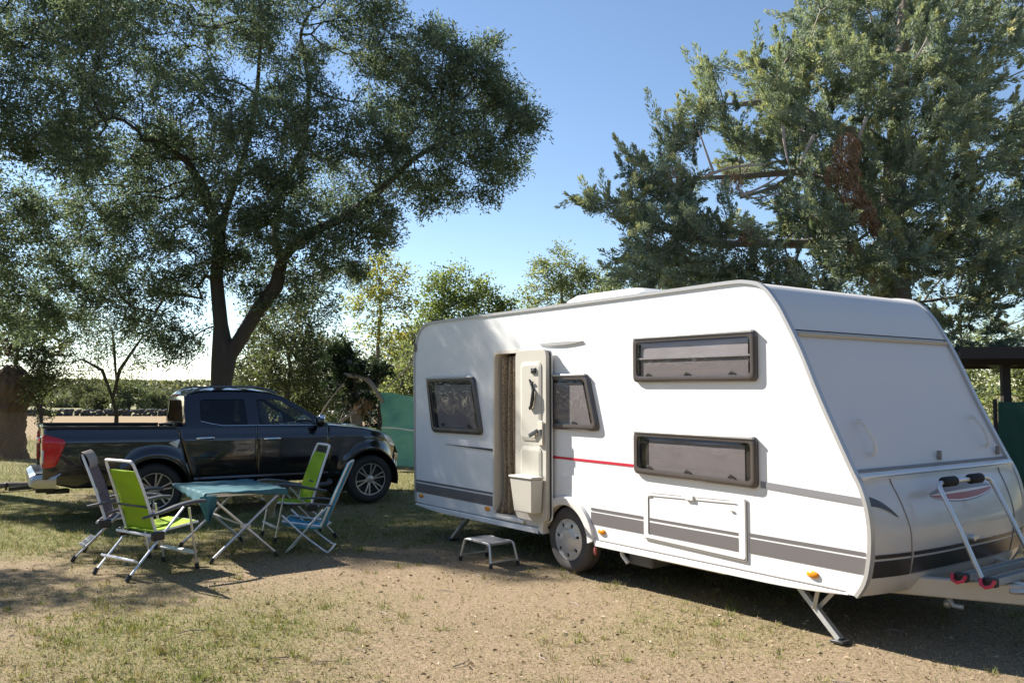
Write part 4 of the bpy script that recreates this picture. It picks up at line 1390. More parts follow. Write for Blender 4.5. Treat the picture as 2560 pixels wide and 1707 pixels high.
# blue low chair --------------------------------------------------
blue = empty('beach_chair', (-2.21, 9.60, 0), R(183), 'low blue folding beach chair at the right end of the table', 'chair')
for s in (-1, 1):
    y = s * 0.24
    m = MB(); m.tube(smooth_path([(0.27, y, 0.40), (0.05, y, 0.20), (-0.19, y, 0.02), (-0.23, y, 0.012)], 4), 0.011, 8); m.build('leg', 'aluminium', blue)
    m = MB(); m.tube([(-0.17, y, 0.46), (0.02, y * 1.0, 0.24), (0.22, y, 0.012)], 0.011, 8); m.build('leg', 'aluminium', blue)
    m = MB(); m.tube(smooth_path([(-0.26, y * 1.04, 0.50), (-0.05, y * 1.04, 0.525), (0.17, y * 1.04, 0.52)], 5), 0.017, 10, flat=0.6); m.build('armrest', 'grey_plastic', blue)
for xx in (-0.23, 0.22):
    m = MB(); m.tube([(xx, -0.24, 0.012), (xx, 0.24, 0.012)], 0.011, 8); m.build('crossbar', 'aluminium', blue)
def bb(s):
    return (-0.14 - s * math.sin(0.40), 0.27 + s * math.cos(0.40))
m = MB(); m.tube(smooth_path([(bb(0)[0], -0.22, bb(0)[1]), (bb(.5)[0], -0.22, bb(.5)[1]), (bb(.70)[0], -0.21, bb(.70)[1]), (bb(.74)[0], -0.17, bb(.74)[1]), (bb(.74)[0], 0.17, bb(.74)[1]), (bb(.70)[0], 0.21, bb(.70)[1]), (bb(.5)[0], 0.22, bb(.5)[1]), (bb(0)[0], 0.22, bb(0)[1])], 5), 0.011, 8); m.build('back_frame', 'aluminium', blue)
m = MB(); m.grid(lambda u, v: (bb(0.74 * u)[0] - 0.02 * math.sin(math.pi * v), -0.215 + 0.43 * v, bb(0.74 * u)[1]), [i / 14 for i in range(15)], [i / 8 for i in range(9)]); q = m.build('backrest', 'fabric_blue', blue).modifiers.new('thick', 'SOLIDIFY'); q.thickness = 0.02
m = MB(); m.grid(lambda u, v: (-0.15 + 0.42 * u, -0.215 + 0.43 * v, 0.275 + 0.055 * u - 0.03 * math.sin(math.pi * u)), [i / 12 for i in range(13)], [i / 8 for i in range(9)]); q = m.build('seat', 'fabric_blue', blue).modifiers.new('thick', 'SOLIDIFY'); q.thickness = 0.02
m = MB(); m.tube([(-0.15, -0.22, 0.275), (0.27, -0.22, 0.335), (0.27, 0.22, 0.335), (-0.15, 0.22, 0.275)], 0.011, 8); m.build('seat_frame', 'aluminium', blue)

# folding table with a teal cloth ---------------------------------
TBL = (-3.08, 9.45, 0)
TA = R(36)
table = empty('folding_table', TBL, TA, 'folding aluminium camping table with crossed legs between the chairs', 'table')
for s in (-1, 1):
    y = s * 0.56
    for d in (-1, 1):
        m = MB(); m.tube([(d * 0.34, y + d * 0.012, 0.03), (-d * 0.36, y + d * 0.012, 0.665)], 0.0145, 10); lg = m.build('leg', 'aluminium', table)
        m = MB(); m.tube([(d * 0.352, y + d * .012, 0.0), (d * 0.325, y + d * .012, 0.055)], 0.021, 10); m.build('foot_cap', 'black_plastic', lg)
    m = MB(); m.box((-0.05, y - 0.022, 0.325), (0.05, y + 0.022, 0.37)); m.build('hub', 'cream_plastic', table, bevel=0.008)
m = MB(); m.tube([(0, -0.56, 0.345), (0, 0.56, 0.345)], 0.012, 8); m.build('stretcher', 'aluminium', table)
for s in (-1, 1):
    m = MB(); m.bar((s * 0.40, -0.585, 0.672), (s * 0.40, 0.585, 0.672), 0.03, 0.026); m.build('side_rail', 'aluminium', table, bevel=0.004)
    m = MB(); m.bar((-0.385, s * 0.57, 0.672), (0.385, s * 0.57, 0.672), 0.026, 0.024); m.build('side_rail', 'aluminium', table, bevel=0.004)
for k in range(13):
    q = MB(); q.box((-0.41, -0.59 + k * 0.0908, 0.686), (0.41, -0.59 + k * 0.0908 + 0.084, 0.697)); q.build('slat', 'aluminium', table)
# cloth lies askew, so its corners hang
mm = MB()
def cloth(u, v):
    # cloth square 1.05 x 1.3 turned against the top; what passes the edge drops
    a = R(-5)
    px, py = (u - 0.5) * 1.0, (v - 0.5) * 1.26
    x = px * math.cos(a) - py * math.sin(a)
    y = px * math.sin(a) + py * math.cos(a)
    hx, hy = 0.425, 0.605
    ox, oy = max(0, abs(x) - hx), max(0, abs(y) - hy)
    drop = ox + oy
    xx = math.copysign(min(abs(x), hx) + 0.05 * min(1, ox * 4), x)
    yy = math.copysign(min(abs(y), hy) + 0.05 * min(1, oy * 4), y)
    z = 0.704 - drop * 0.96 + 0.003 * math.sin(x * 23 + y * 9) + 0.004 * math.sin(y * 31)
    if drop > 0:
        xx += 0.005 * math.sin(y * 26) * min(1, drop * 8)
        yy += 0.006 * math.sin(x * 26) * min(1, drop * 8)
    return (xx, yy, z)
mm.grid(cloth, [i / 60 for i in range(61)], [i / 80 for i in range(81)])
cl = mm.build('tablecloth', 'tablecloth', None, sharp=60)
q = cl.modifiers.new('thick', 'SOLIDIFY'); q.thickness = 0.003; q.offset = 1
cl.location = TBL
cl.rotation_euler = (0, 0, TA)
tag(cl, 'teal cloth laid askew over the folding table, corners hanging down', 'tablecloth')
def hanging(name, c, w, h, ang, material, label, cat, point=0.5):
    m = MB()
    def fn(u, v):
        ww = w * (1 - 0.92 * max(0, (v - 0.25) / 0.75) * (1 if point else 0))
        return ((u - 0.5) * ww + (point - 0.5) * w * max(0, v - 0.25) , 0.03 * math.sin(u * 9 + v * 2) * (0.3 + 0.7 * v), -h * v)
    m.grid(fn, [i / 16 for i in range(17)], [i / 16 for i in range(17)])
    o = m.build(name, material, None, sharp=180)
    q = o.modifiers.new('thick', 'SOLIDIFY'); q.thickness = 0.003
    o.location = c; o.rotation_euler = (0, 0, ang)
    tag(o, label, cat)
    return o
# pale towel over the right end, teal rag at the near left corner
rot = Matrix.Rotation(TA, 4, 'Z')
p = rot @ Vector((0.452, -0.05, 0.690)) + Vector(TBL)
hanging('towel', p, 0.62, 0.36, TA + math.pi / 2, 'towel_pale', 'pale grey towel hanging from the right edge of the table', 'towel', 0.35)
p = rot @ Vector((-0.41, -0.655, 0.684)) + Vector(TBL)
hanging('cleaning_cloth', p, 0.17, 0.26, TA, 'tablecloth', 'small teal cloth dangling from the near left corner of the table', 'cloth', 0.55)

# step stool -------------------------------------------------------
stool = empty('step_stool', (-0.235, 8.86, 0), CAR_RZ + math.pi, 'low aluminium step stool on the ground below the caravan door', 'step stool')
m = MB(); m.poly([rrect(-0.225, -0.14, 0.225, 0.14, 0.05, 5)], lambda p, k: (p[0], p[1], 0.232 - 0.022 * k), thick=True); tp = m.build('tread', 'step_grey', stool, bevel=0.006)
for k in range(8):
    q = MB(); q.bar((-0.20, -0.115 + k * 0.033, 0.2325), (0.20, -0.115 + k * 0.033, 0.2325), 0.010, 0.004); q.build('rib', 'step_grey', tp)
for s in (-1, 1):
    m = MB(); m.tube(smooth_path([(s * 0.275, -0.165, 0.015), (s * 0.235, -0.15, 0.17), (s * 0.215, -0.145, 0.212), (s * 0.17, -0.142, 0.222), (s * 0.10, -0.14, 0.222)], 5), 0.0125, 8); lg = m.build('leg', 'aluminium', stool); q = MB(); q.tube([(s * 0.277, -0.165, 0.0), (s * 0.268, -0.162, 0.045)], 0.018, 8); q.build('foot_cap', 'black_plastic', lg)
    m = MB(); m.tube(smooth_path([(s * 0.275, 0.165, 0.015), (s * 0.235, 0.15, 0.17), (s * 0.215, 0.145, 0.212), (s * 0.17, 0.142, 0.222), (s * 0.10, 0.14, 0.222)], 5), 0.0125, 8); lg = m.build('leg', 'aluminium', stool); q = MB(); q.tube([(s * 0.277, 0.165, 0.0), (s * 0.268, 0.162, 0.045)], 0.018, 8); q.build('foot_cap', 'black_plastic', lg)
    m = MB(); m.tube([(s * 0.265, -0.16, 0.055), (s * 0.265, 0.16, 0.055)], 0.008, 6); m.build('brace', 'aluminium', stool)
# ------------------------------------------------------------------ trees
def V(x, y, depth):
    """position from a pixel of the 2352 px wide view of the photo"""
    k = 2560.0 / 2352.0
    return at_depth(x * k, y * k, depth)


mat('bark_dark', (0.060, 0.048, 0.038), rough=0.95, noise_scale=7, noise_amt=0.5, stretch=(1, 1, 0.3), bump=1.0, bump_scale=18)
mat('bark_grey', (0.21, 0.175, 0.15), rough=0.95, noise_scale=8, noise_amt=0.4, stretch=(1, 1, 0.3), bump=0.8, bump_scale=20)
mat('dead_wood', (0.30, 0.25, 0.22), rough=0.95, noise_scale=12, noise_amt=0.35)
leaf_mat('leaf_ash', [(0.0, (0.055, 0.078, 0.052)), (0.45, (0.122, 0.158, 0.102)), (0.85, (0.21, 0.245, 0.14)), (1.0, (0.32, 0.31, 0.15))], trans=0.5, rough=0.6, spec=0.3, glow=(1.08, 1.15, 0.88))
leaf_mat('leaf_olive', [(0.0, (0.045, 0.058, 0.030)), (0.5, (0.11, 0.13, 0.068)), (0.9, (0.19, 0.20, 0.10)), (1.0, (0.28, 0.25, 0.11))], trans=0.4, rough=0.45, spec=0.5)
leaf_mat('leaf_yellow', [(0.0, (0.12, 0.14, 0.05)), (0.5, (0.26, 0.27, 0.08)), (0.8, (0.42, 0.36, 0.08)), (1.0, (0.52, 0.34, 0.07))], trans=0.55)
leaf_mat('leaf_bright', [(0.0, (0.075, 0.105, 0.035)), (0.5, (0.165, 0.20, 0.07)), (1.0, (0.28, 0.30, 0.12))], trans=0.55)
leaf_mat('leaf_pale', [(0.0, (0.09, 0.115, 0.06)), (0.5, (0.20, 0.23, 0.12)), (1.0, (0.36, 0.36, 0.18))], trans=0.52)
leaf_mat('leaf_cypress', [(0.0, (0.075, 0.10, 0.08)), (0.35, (0.19, 0.24, 0.19)), (0.65, (0.33, 0.365, 0.26)), (0.85, (0.43, 0.42, 0.22)), (1.0, (0.50, 0.44, 0.19))], trans=0.3, rough=0.7)
leaf_mat('leaf_dead', [(0.0, (0.13, 0.07, 0.04)), (0.6, (0.29, 0.17, 0.10)), (1.0, (0.42, 0.28, 0.18))], trans=0.25, rough=0.8)
leaf_mat('leaf_dusty', [(0.0, (0.06, 0.07, 0.04)), (0.5, (0.115, 0.125, 0.075)), (1.0, (0.19, 0.19, 0.11))], trans=0.35, rough=0.8, spec=0.2)
mat('bark_brown', (0.115, 0.08, 0.056), rough=0.95, noise_scale=5, noise_amt=0.55, stretch=(1, 1, 0.35), bump=1.0, bump_scale=12)
leaf_mat('leaf_dark', [(0.0, (0.012, 0.022, 0.012)), (0.6, (0.032, 0.055, 0.028)), (1.0, (0.07, 0.10, 0.05))], trans=0.2, rough=0.7)


def ellipsoid_points(rng, c, r, n, shell=0.45):
    d = rng.normal(size=(n, 3))
    d /= np.linalg.norm(d, axis=1)[:, None]
    rad = rng.random(n) ** (1 / 3) * (1 - shell) + shell * rng.random(n) ** 0.25
    return np.array(c) + d * rad[:, None] * np.array(r)


def grow(trunks, targets, rng, bf=0.25, step=0.45, tip=0.007, sag=0.0):
    """connect target points to the nearest wood so that limbs branch naturally.
    trunks: polylines [(point, radius), ...]; returns nodes, parent, radius, tips"""
    pos, par, plen, rmin = [], [], [], []
    for tr in trunks:
        prev = -1
        start = tr.get('from', -1)
        prev = start
        for p, r in tr['pts']:
            pos.append(np.array(p, float))
            par.append(prev)
            plen.append(0.0 if prev < 0 else plen[prev] + np.linalg.norm(pos[-1] - pos[prev]) * 0.3)
            rmin.append(r)
            prev = len(pos) - 1
    ntr = len(pos)
    free = np.array([tr_i >= 0 for tr_i in range(ntr)])
    T = np.array(targets)
    root = pos[0]
    order = np.argsort(np.min(np.linalg.norm(T[:, None, :] - np.array(pos)[None, :, :], axis=2), axis=1))
    P = np.zeros((ntr + len(T) * 14 + 100, 3))
    L = np.zeros(len(P))
    P[:ntr] = pos
    L[:ntr] = plen
    n = ntr
    par = list(par) + [0] * (len(P) - ntr)
    tips = []
    ban = np.zeros(len(P), bool)
    for tr in trunks:
        pass
    ban[:min(2, ntr)] = True
    for ti in order:
        t = T[ti]
        d = np.linalg.norm(P[:n] - t, axis=1)
        cost = d + bf * L[:n] + ban[:n] * 50
        # prefer growing outwards and upwards
        j = int(np.argmin(cost))
        dist = d[j]
        k = max(1, int(math.ceil(dist / step)))
        a = P[j].copy()
        bend = rng.normal(size=3) * dist * 0.10
        bend[2] += dist * 0.08 - sag * dist
        prev = j
        for s in range(1, k + 1):
            f = s / k
            q = a + (t - a) * f + bend * math.sin(math.pi * f) + (rng.normal(size=3) * 0.02 if s < k else 0)
            P[n] = q
            L[n] = L[prev] + np.linalg.norm(q - P[prev])
            par[n] = prev
            prev = n
            n += 1
        tips.append(n - 1)
    par = par[:n]
    P = P[:n]
    rad = np.zeros(n)
    kids = [[] for _ in range(n)]
    for i in range(n):
        if par[i] >= 0:
            kids[par[i]].append(i)
    acc = np.zeros(n)
    e = 2.35
    for i in range(n - 1, -1, -1):
        own = acc[i] ** (1 / e) if acc[i] > 0 else tip
        if i < ntr:
            own = max(rmin[i], 0.0) if rmin[i] > 0 else own
        rad[i] = own
        if par[i] >= 0:
            acc[par[i]] += own ** e
    # limbs never thicker than what they grow from
    for i in range(ntr, n):
        rad[i] = min(rad[i], rad[par[i]] * 0.9 if par[i] < ntr else rad[par[i]])
    return P, par, kids, rad, tips, ntr


def wood_mesh(P, par, kids, rad, ntr, trunk_starts, rmin_draw=0.0):
    m = MB()
    done = set()
    n = len(P)
    starts = [i for i in range(n) if par[i] < 0]
    stack = [(s, [s]) for s in starts]
    while stack:
        i, chain = stack.pop()
        while kids[i]:
            ks = sorted(kids[i], key=lambda k: -rad[k])
            for k in ks[1:]:
                stack.append((k, [i, k]))
            i = ks[0]
            chain.append(i)
        rs = [float(rad[c]) for c in chain]
        if len(chain) > 1 and par[chain[0]] is not None and chain[0] not in starts:
            rs[0] = min(rs[0], rs[1] * 1.25)
        if max(rs) < rmin_draw or len(chain) < 2:
            continue
        sides = 14 if rs[0] > 0.12 else (8 if rs[0] > 0.04 else (5 if rs[0] > 0.015 else 3))
        m.tube([P[c] for c in chain], rs, sides, cap=False)
    return m


def leaf_arrays(rng, C, D, L, Wd, tone, droop=0.0, curl=0.0):
    """diamond leaves: centres C, directions D (n,3), length L, width Wd (arrays)"""
    n = len(C)
    D = D / np.maximum(1e-6, np.linalg.norm(D, axis=1))[:, None]
    U = rng.normal(size=(n, 3))
    S = np.cross(D, U)
    S /= np.maximum(1e-6, np.linalg.norm(S, axis=1))[:, None]
    N = np.cross(S, D)
    a = C - D * (L / 2)[:, None]
    b = C + S * (Wd / 2)[:, None] + N * (Wd * 0.12)[:, None]
    c = C + D * (L / 2)[:, None]
    d = C - S * (Wd / 2)[:, None] + N * (Wd * 0.12)[:, None]
    verts = np.stack([a, b, c, d], axis=1).reshape(-1, 3)
    return verts, np.repeat(tone, 4)


def leaf_object(name, parts, material, parent):
    verts = np.concatenate([p[0] for p in parts])
    tone = np.concatenate([p[1] for p in parts])
    n = len(verts) // 4
    me = bpy.data.meshes.new(name)
    me.vertices.add(n * 4)
    me.vertices.foreach_set('co', verts.astype(np.float32).ravel())
    me.loops.add(n * 4)
    me.loops.foreach_set('vertex_index', np.arange(n * 4, dtype=np.int32))
    me.polygons.add(n)
    me.polygons.foreach_set('loop_start', np.arange(0, n * 4, 4, dtype=np.int32))
    me.polygons.foreach_set('loop_total', np.full(n, 4, dtype=np.int32))
    me.update(calc_edges=True)
    at = me.attributes.new('tone', 'FLOAT', 'POINT')
    at.data.foreach_set('value', tone.astype(np.float32))
    me.materials.append(MATS[material])
    o = bpy.data.objects.new(name, me)
    COL.objects.link(o)
    o.parent = parent
    return o


LEAF_COUNT = [0]


def tip_leaves(rng, P, par, tips, per, sigma, L, Wd, spread=0.8, flat=0.8, tone_lo=0.0, tone_hi=1.0, clump=0.35, droop=0.1, back=0.5):
    """leaves around the branch ends, in sprays"""
    tip = P[tips]
    prv = P[[par[t] for t in tips]]
    out = tip - prv
    out /= np.maximum(1e-6, np.linalg.norm(out, axis=1))[:, None]
    n = len(tips)
    cnt = np.maximum(3, (per * np.exp(rng.normal(size=n) * 0.35)).astype(int))
    idx = np.repeat(np.arange(n), cnt)
    m = len(idx)
    # several twiglets per tip
    tw = rng.integers(0, 5, m)
    twd = rng.normal(size=(n, 5, 3)) * spread + out[:, None, :] * 0.9
    twd[:, :, 2] *= flat
    twd[:, :, 2] -= droop
    twd /= np.linalg.norm(twd, axis=2)[:, :, None]
    d = twd[idx, tw]
    s = rng.random(m) ** 0.8 * sigma * 2.2
    C = tip[idx] - out[idx] * (back * sigma) + d * s[:, None] + rng.normal(size=(m, 3)) * sigma * 0.28
    D = d + rng.normal(size=(m, 3)) * 0.75
    base = rng.random(n)[idx] * clump
    tone = np.clip(tone_lo + (tone_hi - tone_lo) * (base + (1 - clump) * rng.random(m) ** 1.4), 0, 1)
    LEAF_COUNT[0] += m
    return leaf_arrays(rng, C, D, L * (0.7 + 0.6 * rng.random(m)), Wd * (0.7 + 0.6 * rng.random(m)), tone)


def broad_tree(name, label, cat, base, trunks, clusters, seed, leafmat, bark='bark_dark', per=45, sigma=0.16, L=0.075, Wd=0.026,
               bf=0.25, tip=0.006, group=None, spread=0.8, droop=0.1, step=0.45, tone=(0, 1), extra=None, sag=0.0, back=0.5):
    rng = np.random.default_rng(seed)
    root = empty(name, base, 0, label, cat, group)
    B = np.array(base)
    T = []
    for c, r, n in clusters:
        T.append(ellipsoid_points(rng, np.array(c) - B, r, n))
    T = np.concatenate(T)
    trk = [dict(pts=[(np.array(p) - B, r) for p, r in t['pts']], **({'from': t['from']} if 'from' in t else {})) for t in trunks]
    P, par, kids, rad, tips, ntr = grow(trk, T, rng, bf=bf, tip=tip, step=step, sag=sag)
    wm = wood_mesh(P, par, kids, rad, ntr, None)
    wm.build('trunk', bark, root, sharp=180, fix=False)
    parts = [tip_leaves(rng, P, par, tips, per, sigma, L, Wd, spread=spread, droop=droop, tone_lo=tone[0], tone_hi=tone[1], back=back)]
    # leaves along thin wood too
    thin = [i for i in range(ntr, len(P)) if rad[i] < tip * 2.2 and kids[i]]
    if thin:
        parts.append(tip_leaves(rng, P, par, thin, per * 0.35, sigma * 0.9, L, Wd, spread=1.0, droop=droop, tone_lo=tone[0], tone_hi=tone[1], back=0.0))
    leaf_object('crown', parts, leafmat, root)
    return root


def cl(x, y, depth, rpx, n, ry=None, rz=None):
    """cluster from a view pixel: radius given in view pixels at that depth"""
    r = rpx * (2560 / 2352) / FPX * depth
    return (V(x, y, depth), (r, ry or r, rz or r * 0.85), n)


# --- big two-stemmed ash behind the pickup ------------------------------------
D0 = 17.5
b0 = V(507, 900, D0)
base = Vector((b0.x, D0, 0.0))
fork = V(514, 830, D0)
trunks = [
    dict(pts=[(base + Vector((0, 0, -0.05)), 0.273), (base + Vector((0.0, 0, 0.7)), 0.229), (V(508, 880, D0), 0.207), (fork, 0.245), (V(507, 745, D0), 0.145), (V(497, 640, D0), 0.132), (V(505, 540, D0 - .1), 0.123), (V(470, 440, D0 - .3), 0.106), (V(430, 370, D0 - .5), 0.079)]),
]
# second stem leans right
trunks.append(dict(pts=[(V(545, 790, D0), 0.145), (V(590, 715, D0 - .1), 0.141), (V(635, 655, D0 - .2), 0.150), (V(650, 590, D0 - .3), 0.114), (V(700, 540, D0 - .4), 0.097), (V(790, 500, D0 - .5), 0.084), (V(870, 440, D0 - .5), 0.070), (V(950, 365, D0 - .4), 0.053), (V(1040, 310, D0 - .3), 0.035)], **{'from': 3}))
trunks.append(dict(pts=[(V(630, 560, D0 + .2), 0.088), (V(640, 450, D0 + .4), 0.075), (V(700, 330, D0 + .5), 0.062), (V(710, 200, D0 + .6), 0.048), (V(690, 80, D0 + .6), 0.035)], **{'from': 12}))
trunks.append(dict(pts=[(V(520, 480, D0 + .3), 0.079), (V(560, 360, D0 + .6), 0.062), (V(590, 220, D0 + .8), 0.048), (V(600, 80, D0 + .8), 0.035)], **{'from': 6}))
CL = [
    (1085, 200, 0, 95, 60), (1010, 150, -.5, 85, 50), (1000, 80, 0, 30, 10), (1112, 110, 0, 36, 12), (1165, 240, .5, 60, 34), (1195, 285, 0, 48, 24), (1150, 360, .3, 62, 34), (1065, 320, -.7, 90, 60),
    (970, 290, .5, 95, 60), (1125, 430, 0, 34, 12), (1020, 430, 0, 52, 24), (980, 470, 0, 26, 8), (900, 210, 1, 95, 60), (860, 90, .5, 105, 75), (905, 400, -.5, 80, 45), (820, 310, -1, 85, 45),
    (850, 500, -.5, 62, 36), (880, 545, 0, 30, 12), (745, 430, .5, 90, 50), (770, 560, -.5, 80, 48), (800, 620, -.3, 30, 10), (700, 640, 0, 62, 28), (755, 700, 0, 16, 4), (800, -60, .5, 140, 60),
    (660, 90, 0, 110, 60), (700, 230, -1, 80, 40), (540, 30, 1, 110, 60), (480, 260, -1, 120, 85), (620, 330, -1.5, 120, 80), (560, 440, -1, 110, 70), (640, 530, -1, 82, 45),
    (390, 110, 0, 120, 80), (300, 290, -.5, 120, 80), (395, 400, 0, 110, 65), (330, 520, 0, 100, 50), (450, 560, -.5, 95, 50), (240, 450, 0.5, 110, 55), (410, 660, 0, 70, 30), (570, 620, .5, 70, 30),
    (300, 640, .5, 85, 36), (200, 600, 0.5, 95, 45), (330, 740, 0.3, 50, 14), (420, 790, 0, 38, 12), (240, 720, .3, 70, 26), (560, -110, 0, 200, 90), (250, -60, 0, 160, 80), (400, 780, 0, 40, 8), (620, 690, 0, 45, 14), (150, 690, 0, 80, 30),
]
clusters = [cl(x, y, D0 + d, r, n, ry=min(1.6, r * 0.0125)) for x, y, d, r, n in CL]
# forward limbs that shade the rear of the caravan
clusters += [((-7.0, 14.0, 8.3), (0.5, 0.55, 0.6), 22), ((-7.0, 14.05, 7.4), (0.5, 0.55, 0.6), 24), ((-7.2, 14.15, 6.5), (0.5, 0.55, 0.6), 22), ((-7.35, 14.35, 5.7), (0.5, 0.5, 0.5), 16)]
broad_tree('ash_tree', 'large two-stemmed tree with dense dark foliage behind the pickup', 'tree', base, trunks, clusters, 11, 'leaf_ash', per=84, sigma=0.195, L=0.095, Wd=0.027, bf=0.22, tip=0.0065, droop=0.12)

# --- neighbouring tree whose stem is left of the frame; its crown fills the upper left --------------
D1 = 16.0
bl = Vector((-11.4, D1, 0))
trunks = [dict(pts=[(bl + Vector((0, 0, -0.05)), 0.30), (bl + Vector((0.1, 0, 1.2)), 0.25), (bl + Vector((0.3, 0, 2.6)), 0.22), (bl + Vector((0.5, -.2, 4.0)), 0.17), (bl + Vector((0.9, -.3, 5.4)), 0.13), (bl + Vector((1.2, -.4, 6.8)), 0.09), (bl + Vector((1.3, -.4, 8.0)), 0.06)])]
CL = [(130, 130, 0, 120, 70), (60, 300, -.5, 100, 55), (150, 330, 0, 100, 45), (20, 480, 0, 100, 45), (120, 500, .5, 85, 35), (60, 600, 0.5, 80, 36), (20, 30, -.5, 130, 70), (180, 20, .5, 110, 55), (60, 720, 1, 70, 30), (-80, 250, -1, 150, 70), (-140, 480, -.5, 140, 60), (-260, 150, -.5, 180, 70), (-300, 380, .5, 150, 60), (-60, 660, .5, 90, 40), (-150, 60, 0, 150, 60), (-320, 560, 0, 120, 40), (-80, -60, 0, 160, 60), (150, -80, 0, 140, 50)]
clusters = [cl(x, y, D1 + d, r, n, ry=min(1.4, r * 0.011)) for x, y, d, r, n in CL]
# limbs over the lawn, left of the frame; they throw the dappled shade in the foreground
clusters += [((-9.7, 11.5, 5.3), (1.0, 0.7, 0.6), 22), ((-11.2, 12.0, 6.4), (1.1, 0.8, 0.7), 26), ((-9.0, 12.4, 4.6), (0.8, 0.6, 0.5), 16), ((-11.6, 10.6, 6.0), (1.0, 0.8, 0.6), 18)]
broad_tree('ash_tree', 'tall leafy tree whose crown fills the upper left corner', 'tree', bl, trunks, clusters, 23, 'leaf_ash', per=74, sigma=0.195, L=0.095, Wd=0.027, bf=0.25, tip=0.0065, tone=(0.1, 1.0), droop=0.1)

# --- Arizona cypress behind the caravan ------------------------------------------
def cypress(name, label, base, trunks, clusters, seed, leafmat='leaf_cypress', plume=0.30, per=34, L=0.075, Wd=0.02, bark='bark_grey', lean=(0, 0, 0.35), group=None, dead=(), tone=(0, 1), bf=0.35, tip=0.008, wide=0.34):
    rng = np.random.default_rng(seed)
    root = empty(name, base, 0, label, 'tree', group)
    B = np.array(base)
    T = np.concatenate([ellipsoid_points(rng, np.array(c) - B, r, n, 0.55) for c, r, n in clusters])
    trk = [dict(pts=[(np.array(p) - B, r) for p, r in t['pts']], **({'from': t['from']} if 'from' in t else {})) for t in trunks]
    P, par, kids, rad, tips, ntr = grow(trk, T, rng, bf=bf, tip=tip)
    wood_mesh(P, par, kids, rad, ntr, None).build('trunk', bark, root, sharp=180, fix=False)

    def plumes(idx_nodes, nper, scale, tone_):
        tipP = P[idx_nodes]
        prv = P[[par[t] for t in idx_nodes]]
        out = tipP - prv
        out /= np.maximum(1e-6, np.linalg.norm(out, axis=1))[:, None]
        # outward from the trunk axis plus upward turn
        rad_ = tipP.copy()
        rad_[:, 2] = 0
        rad_ /= np.maximum(1e-6, np.linalg.norm(rad_, axis=1))[:, None]
        n = len(idx_nodes)
        k = 3
        ax = out[:, None, :] * 0.55 + rad_[:, None, :] * 0.35 + np.array(lean)[None, None, :] + rng.normal(size=(n, k, 3)) * 0.38
        ax /= np.linalg.norm(ax, axis=2)[:, :, None]
        ln = plume * scale * (0.5 + rng.random((n, k)))
        org = tipP[:, None, :] - ax * (0.3 * ln)[..., None] + rng.normal(size=(n, k, 3)) * plume * 0.22
        m = nper
        t = rng.random((n, k, m))
        wid = (1 - t) ** 0.8 * wide + 0.04
        dirs = rng.normal(size=(n, k, m, 3))
        dirs -= (dirs * ax[:, :, None, :]).sum(-1)[..., None] * ax[:, :, None, :]
        dirs /= np.linalg.norm(dirs, axis=-1)[..., None]
        C = org[:, :, None, :] + ax[:, :, None, :] * (t * ln[:, :, None])[..., None] + dirs * (wid * ln[:, :, None] * rng.random((n, k, m)) ** 0.6)[..., None]
        D = ax[:, :, None, :] * 1.0 + dirs * 0.6 + rng.normal(size=C.shape) * 0.15
        tn = np.clip(tone_[0] + (tone_[1] - tone_[0]) * (0.45 * rng.random((n, k, 1)) ** 1.3 + 0.35 * rng.random((n, k, m)) + 0.28 * t ** 2), 0, 1)
        C, D, tn = C.reshape(-1, 3), D.reshape(-1, 3), tn.reshape(-1)
        q = len(C)
        LEAF_COUNT[0] += q
        return leaf_arrays(rng, C, D, L * (0.7 + 0.6 * rng.random(q)), Wd * (0.7 + 0.6 * rng.random(q)), tn)
    parts = [plumes(tips, per, 1.0, tone)]
    thin = [i for i in range(ntr, len(P)) if rad[i] < tip * 2.0 and kids[i]]
    if thin:
        sel = [i for i in thin if rng.random() < 0.22]
        if sel:
            parts.append(plumes(sel, int(per * 0.5), 0.8, (tone[0], tone[1] * 0.8)))
    leaf_object('crown', parts, leafmat, root)
    if dead:
        dp = []
        for c, r, n, ax_ in dead:
            C0 = ellipsoid_points(rng, np.array(c) - B, r, n, 0.2)
            D0_ = rng.normal(size=(n, 3)) * 0.5 + np.array(ax_)
            dp.append(leaf_arrays(rng, C0, D0_, 0.12 * (0.6 + 0.8 * rng.random(n)), 0.013 * (0.6 + 0.8 * rng.random(n)), rng.random(n)))
        leaf_object('dead_foliage', dp, 'leaf_dead', root)
    return root, P, par, rad


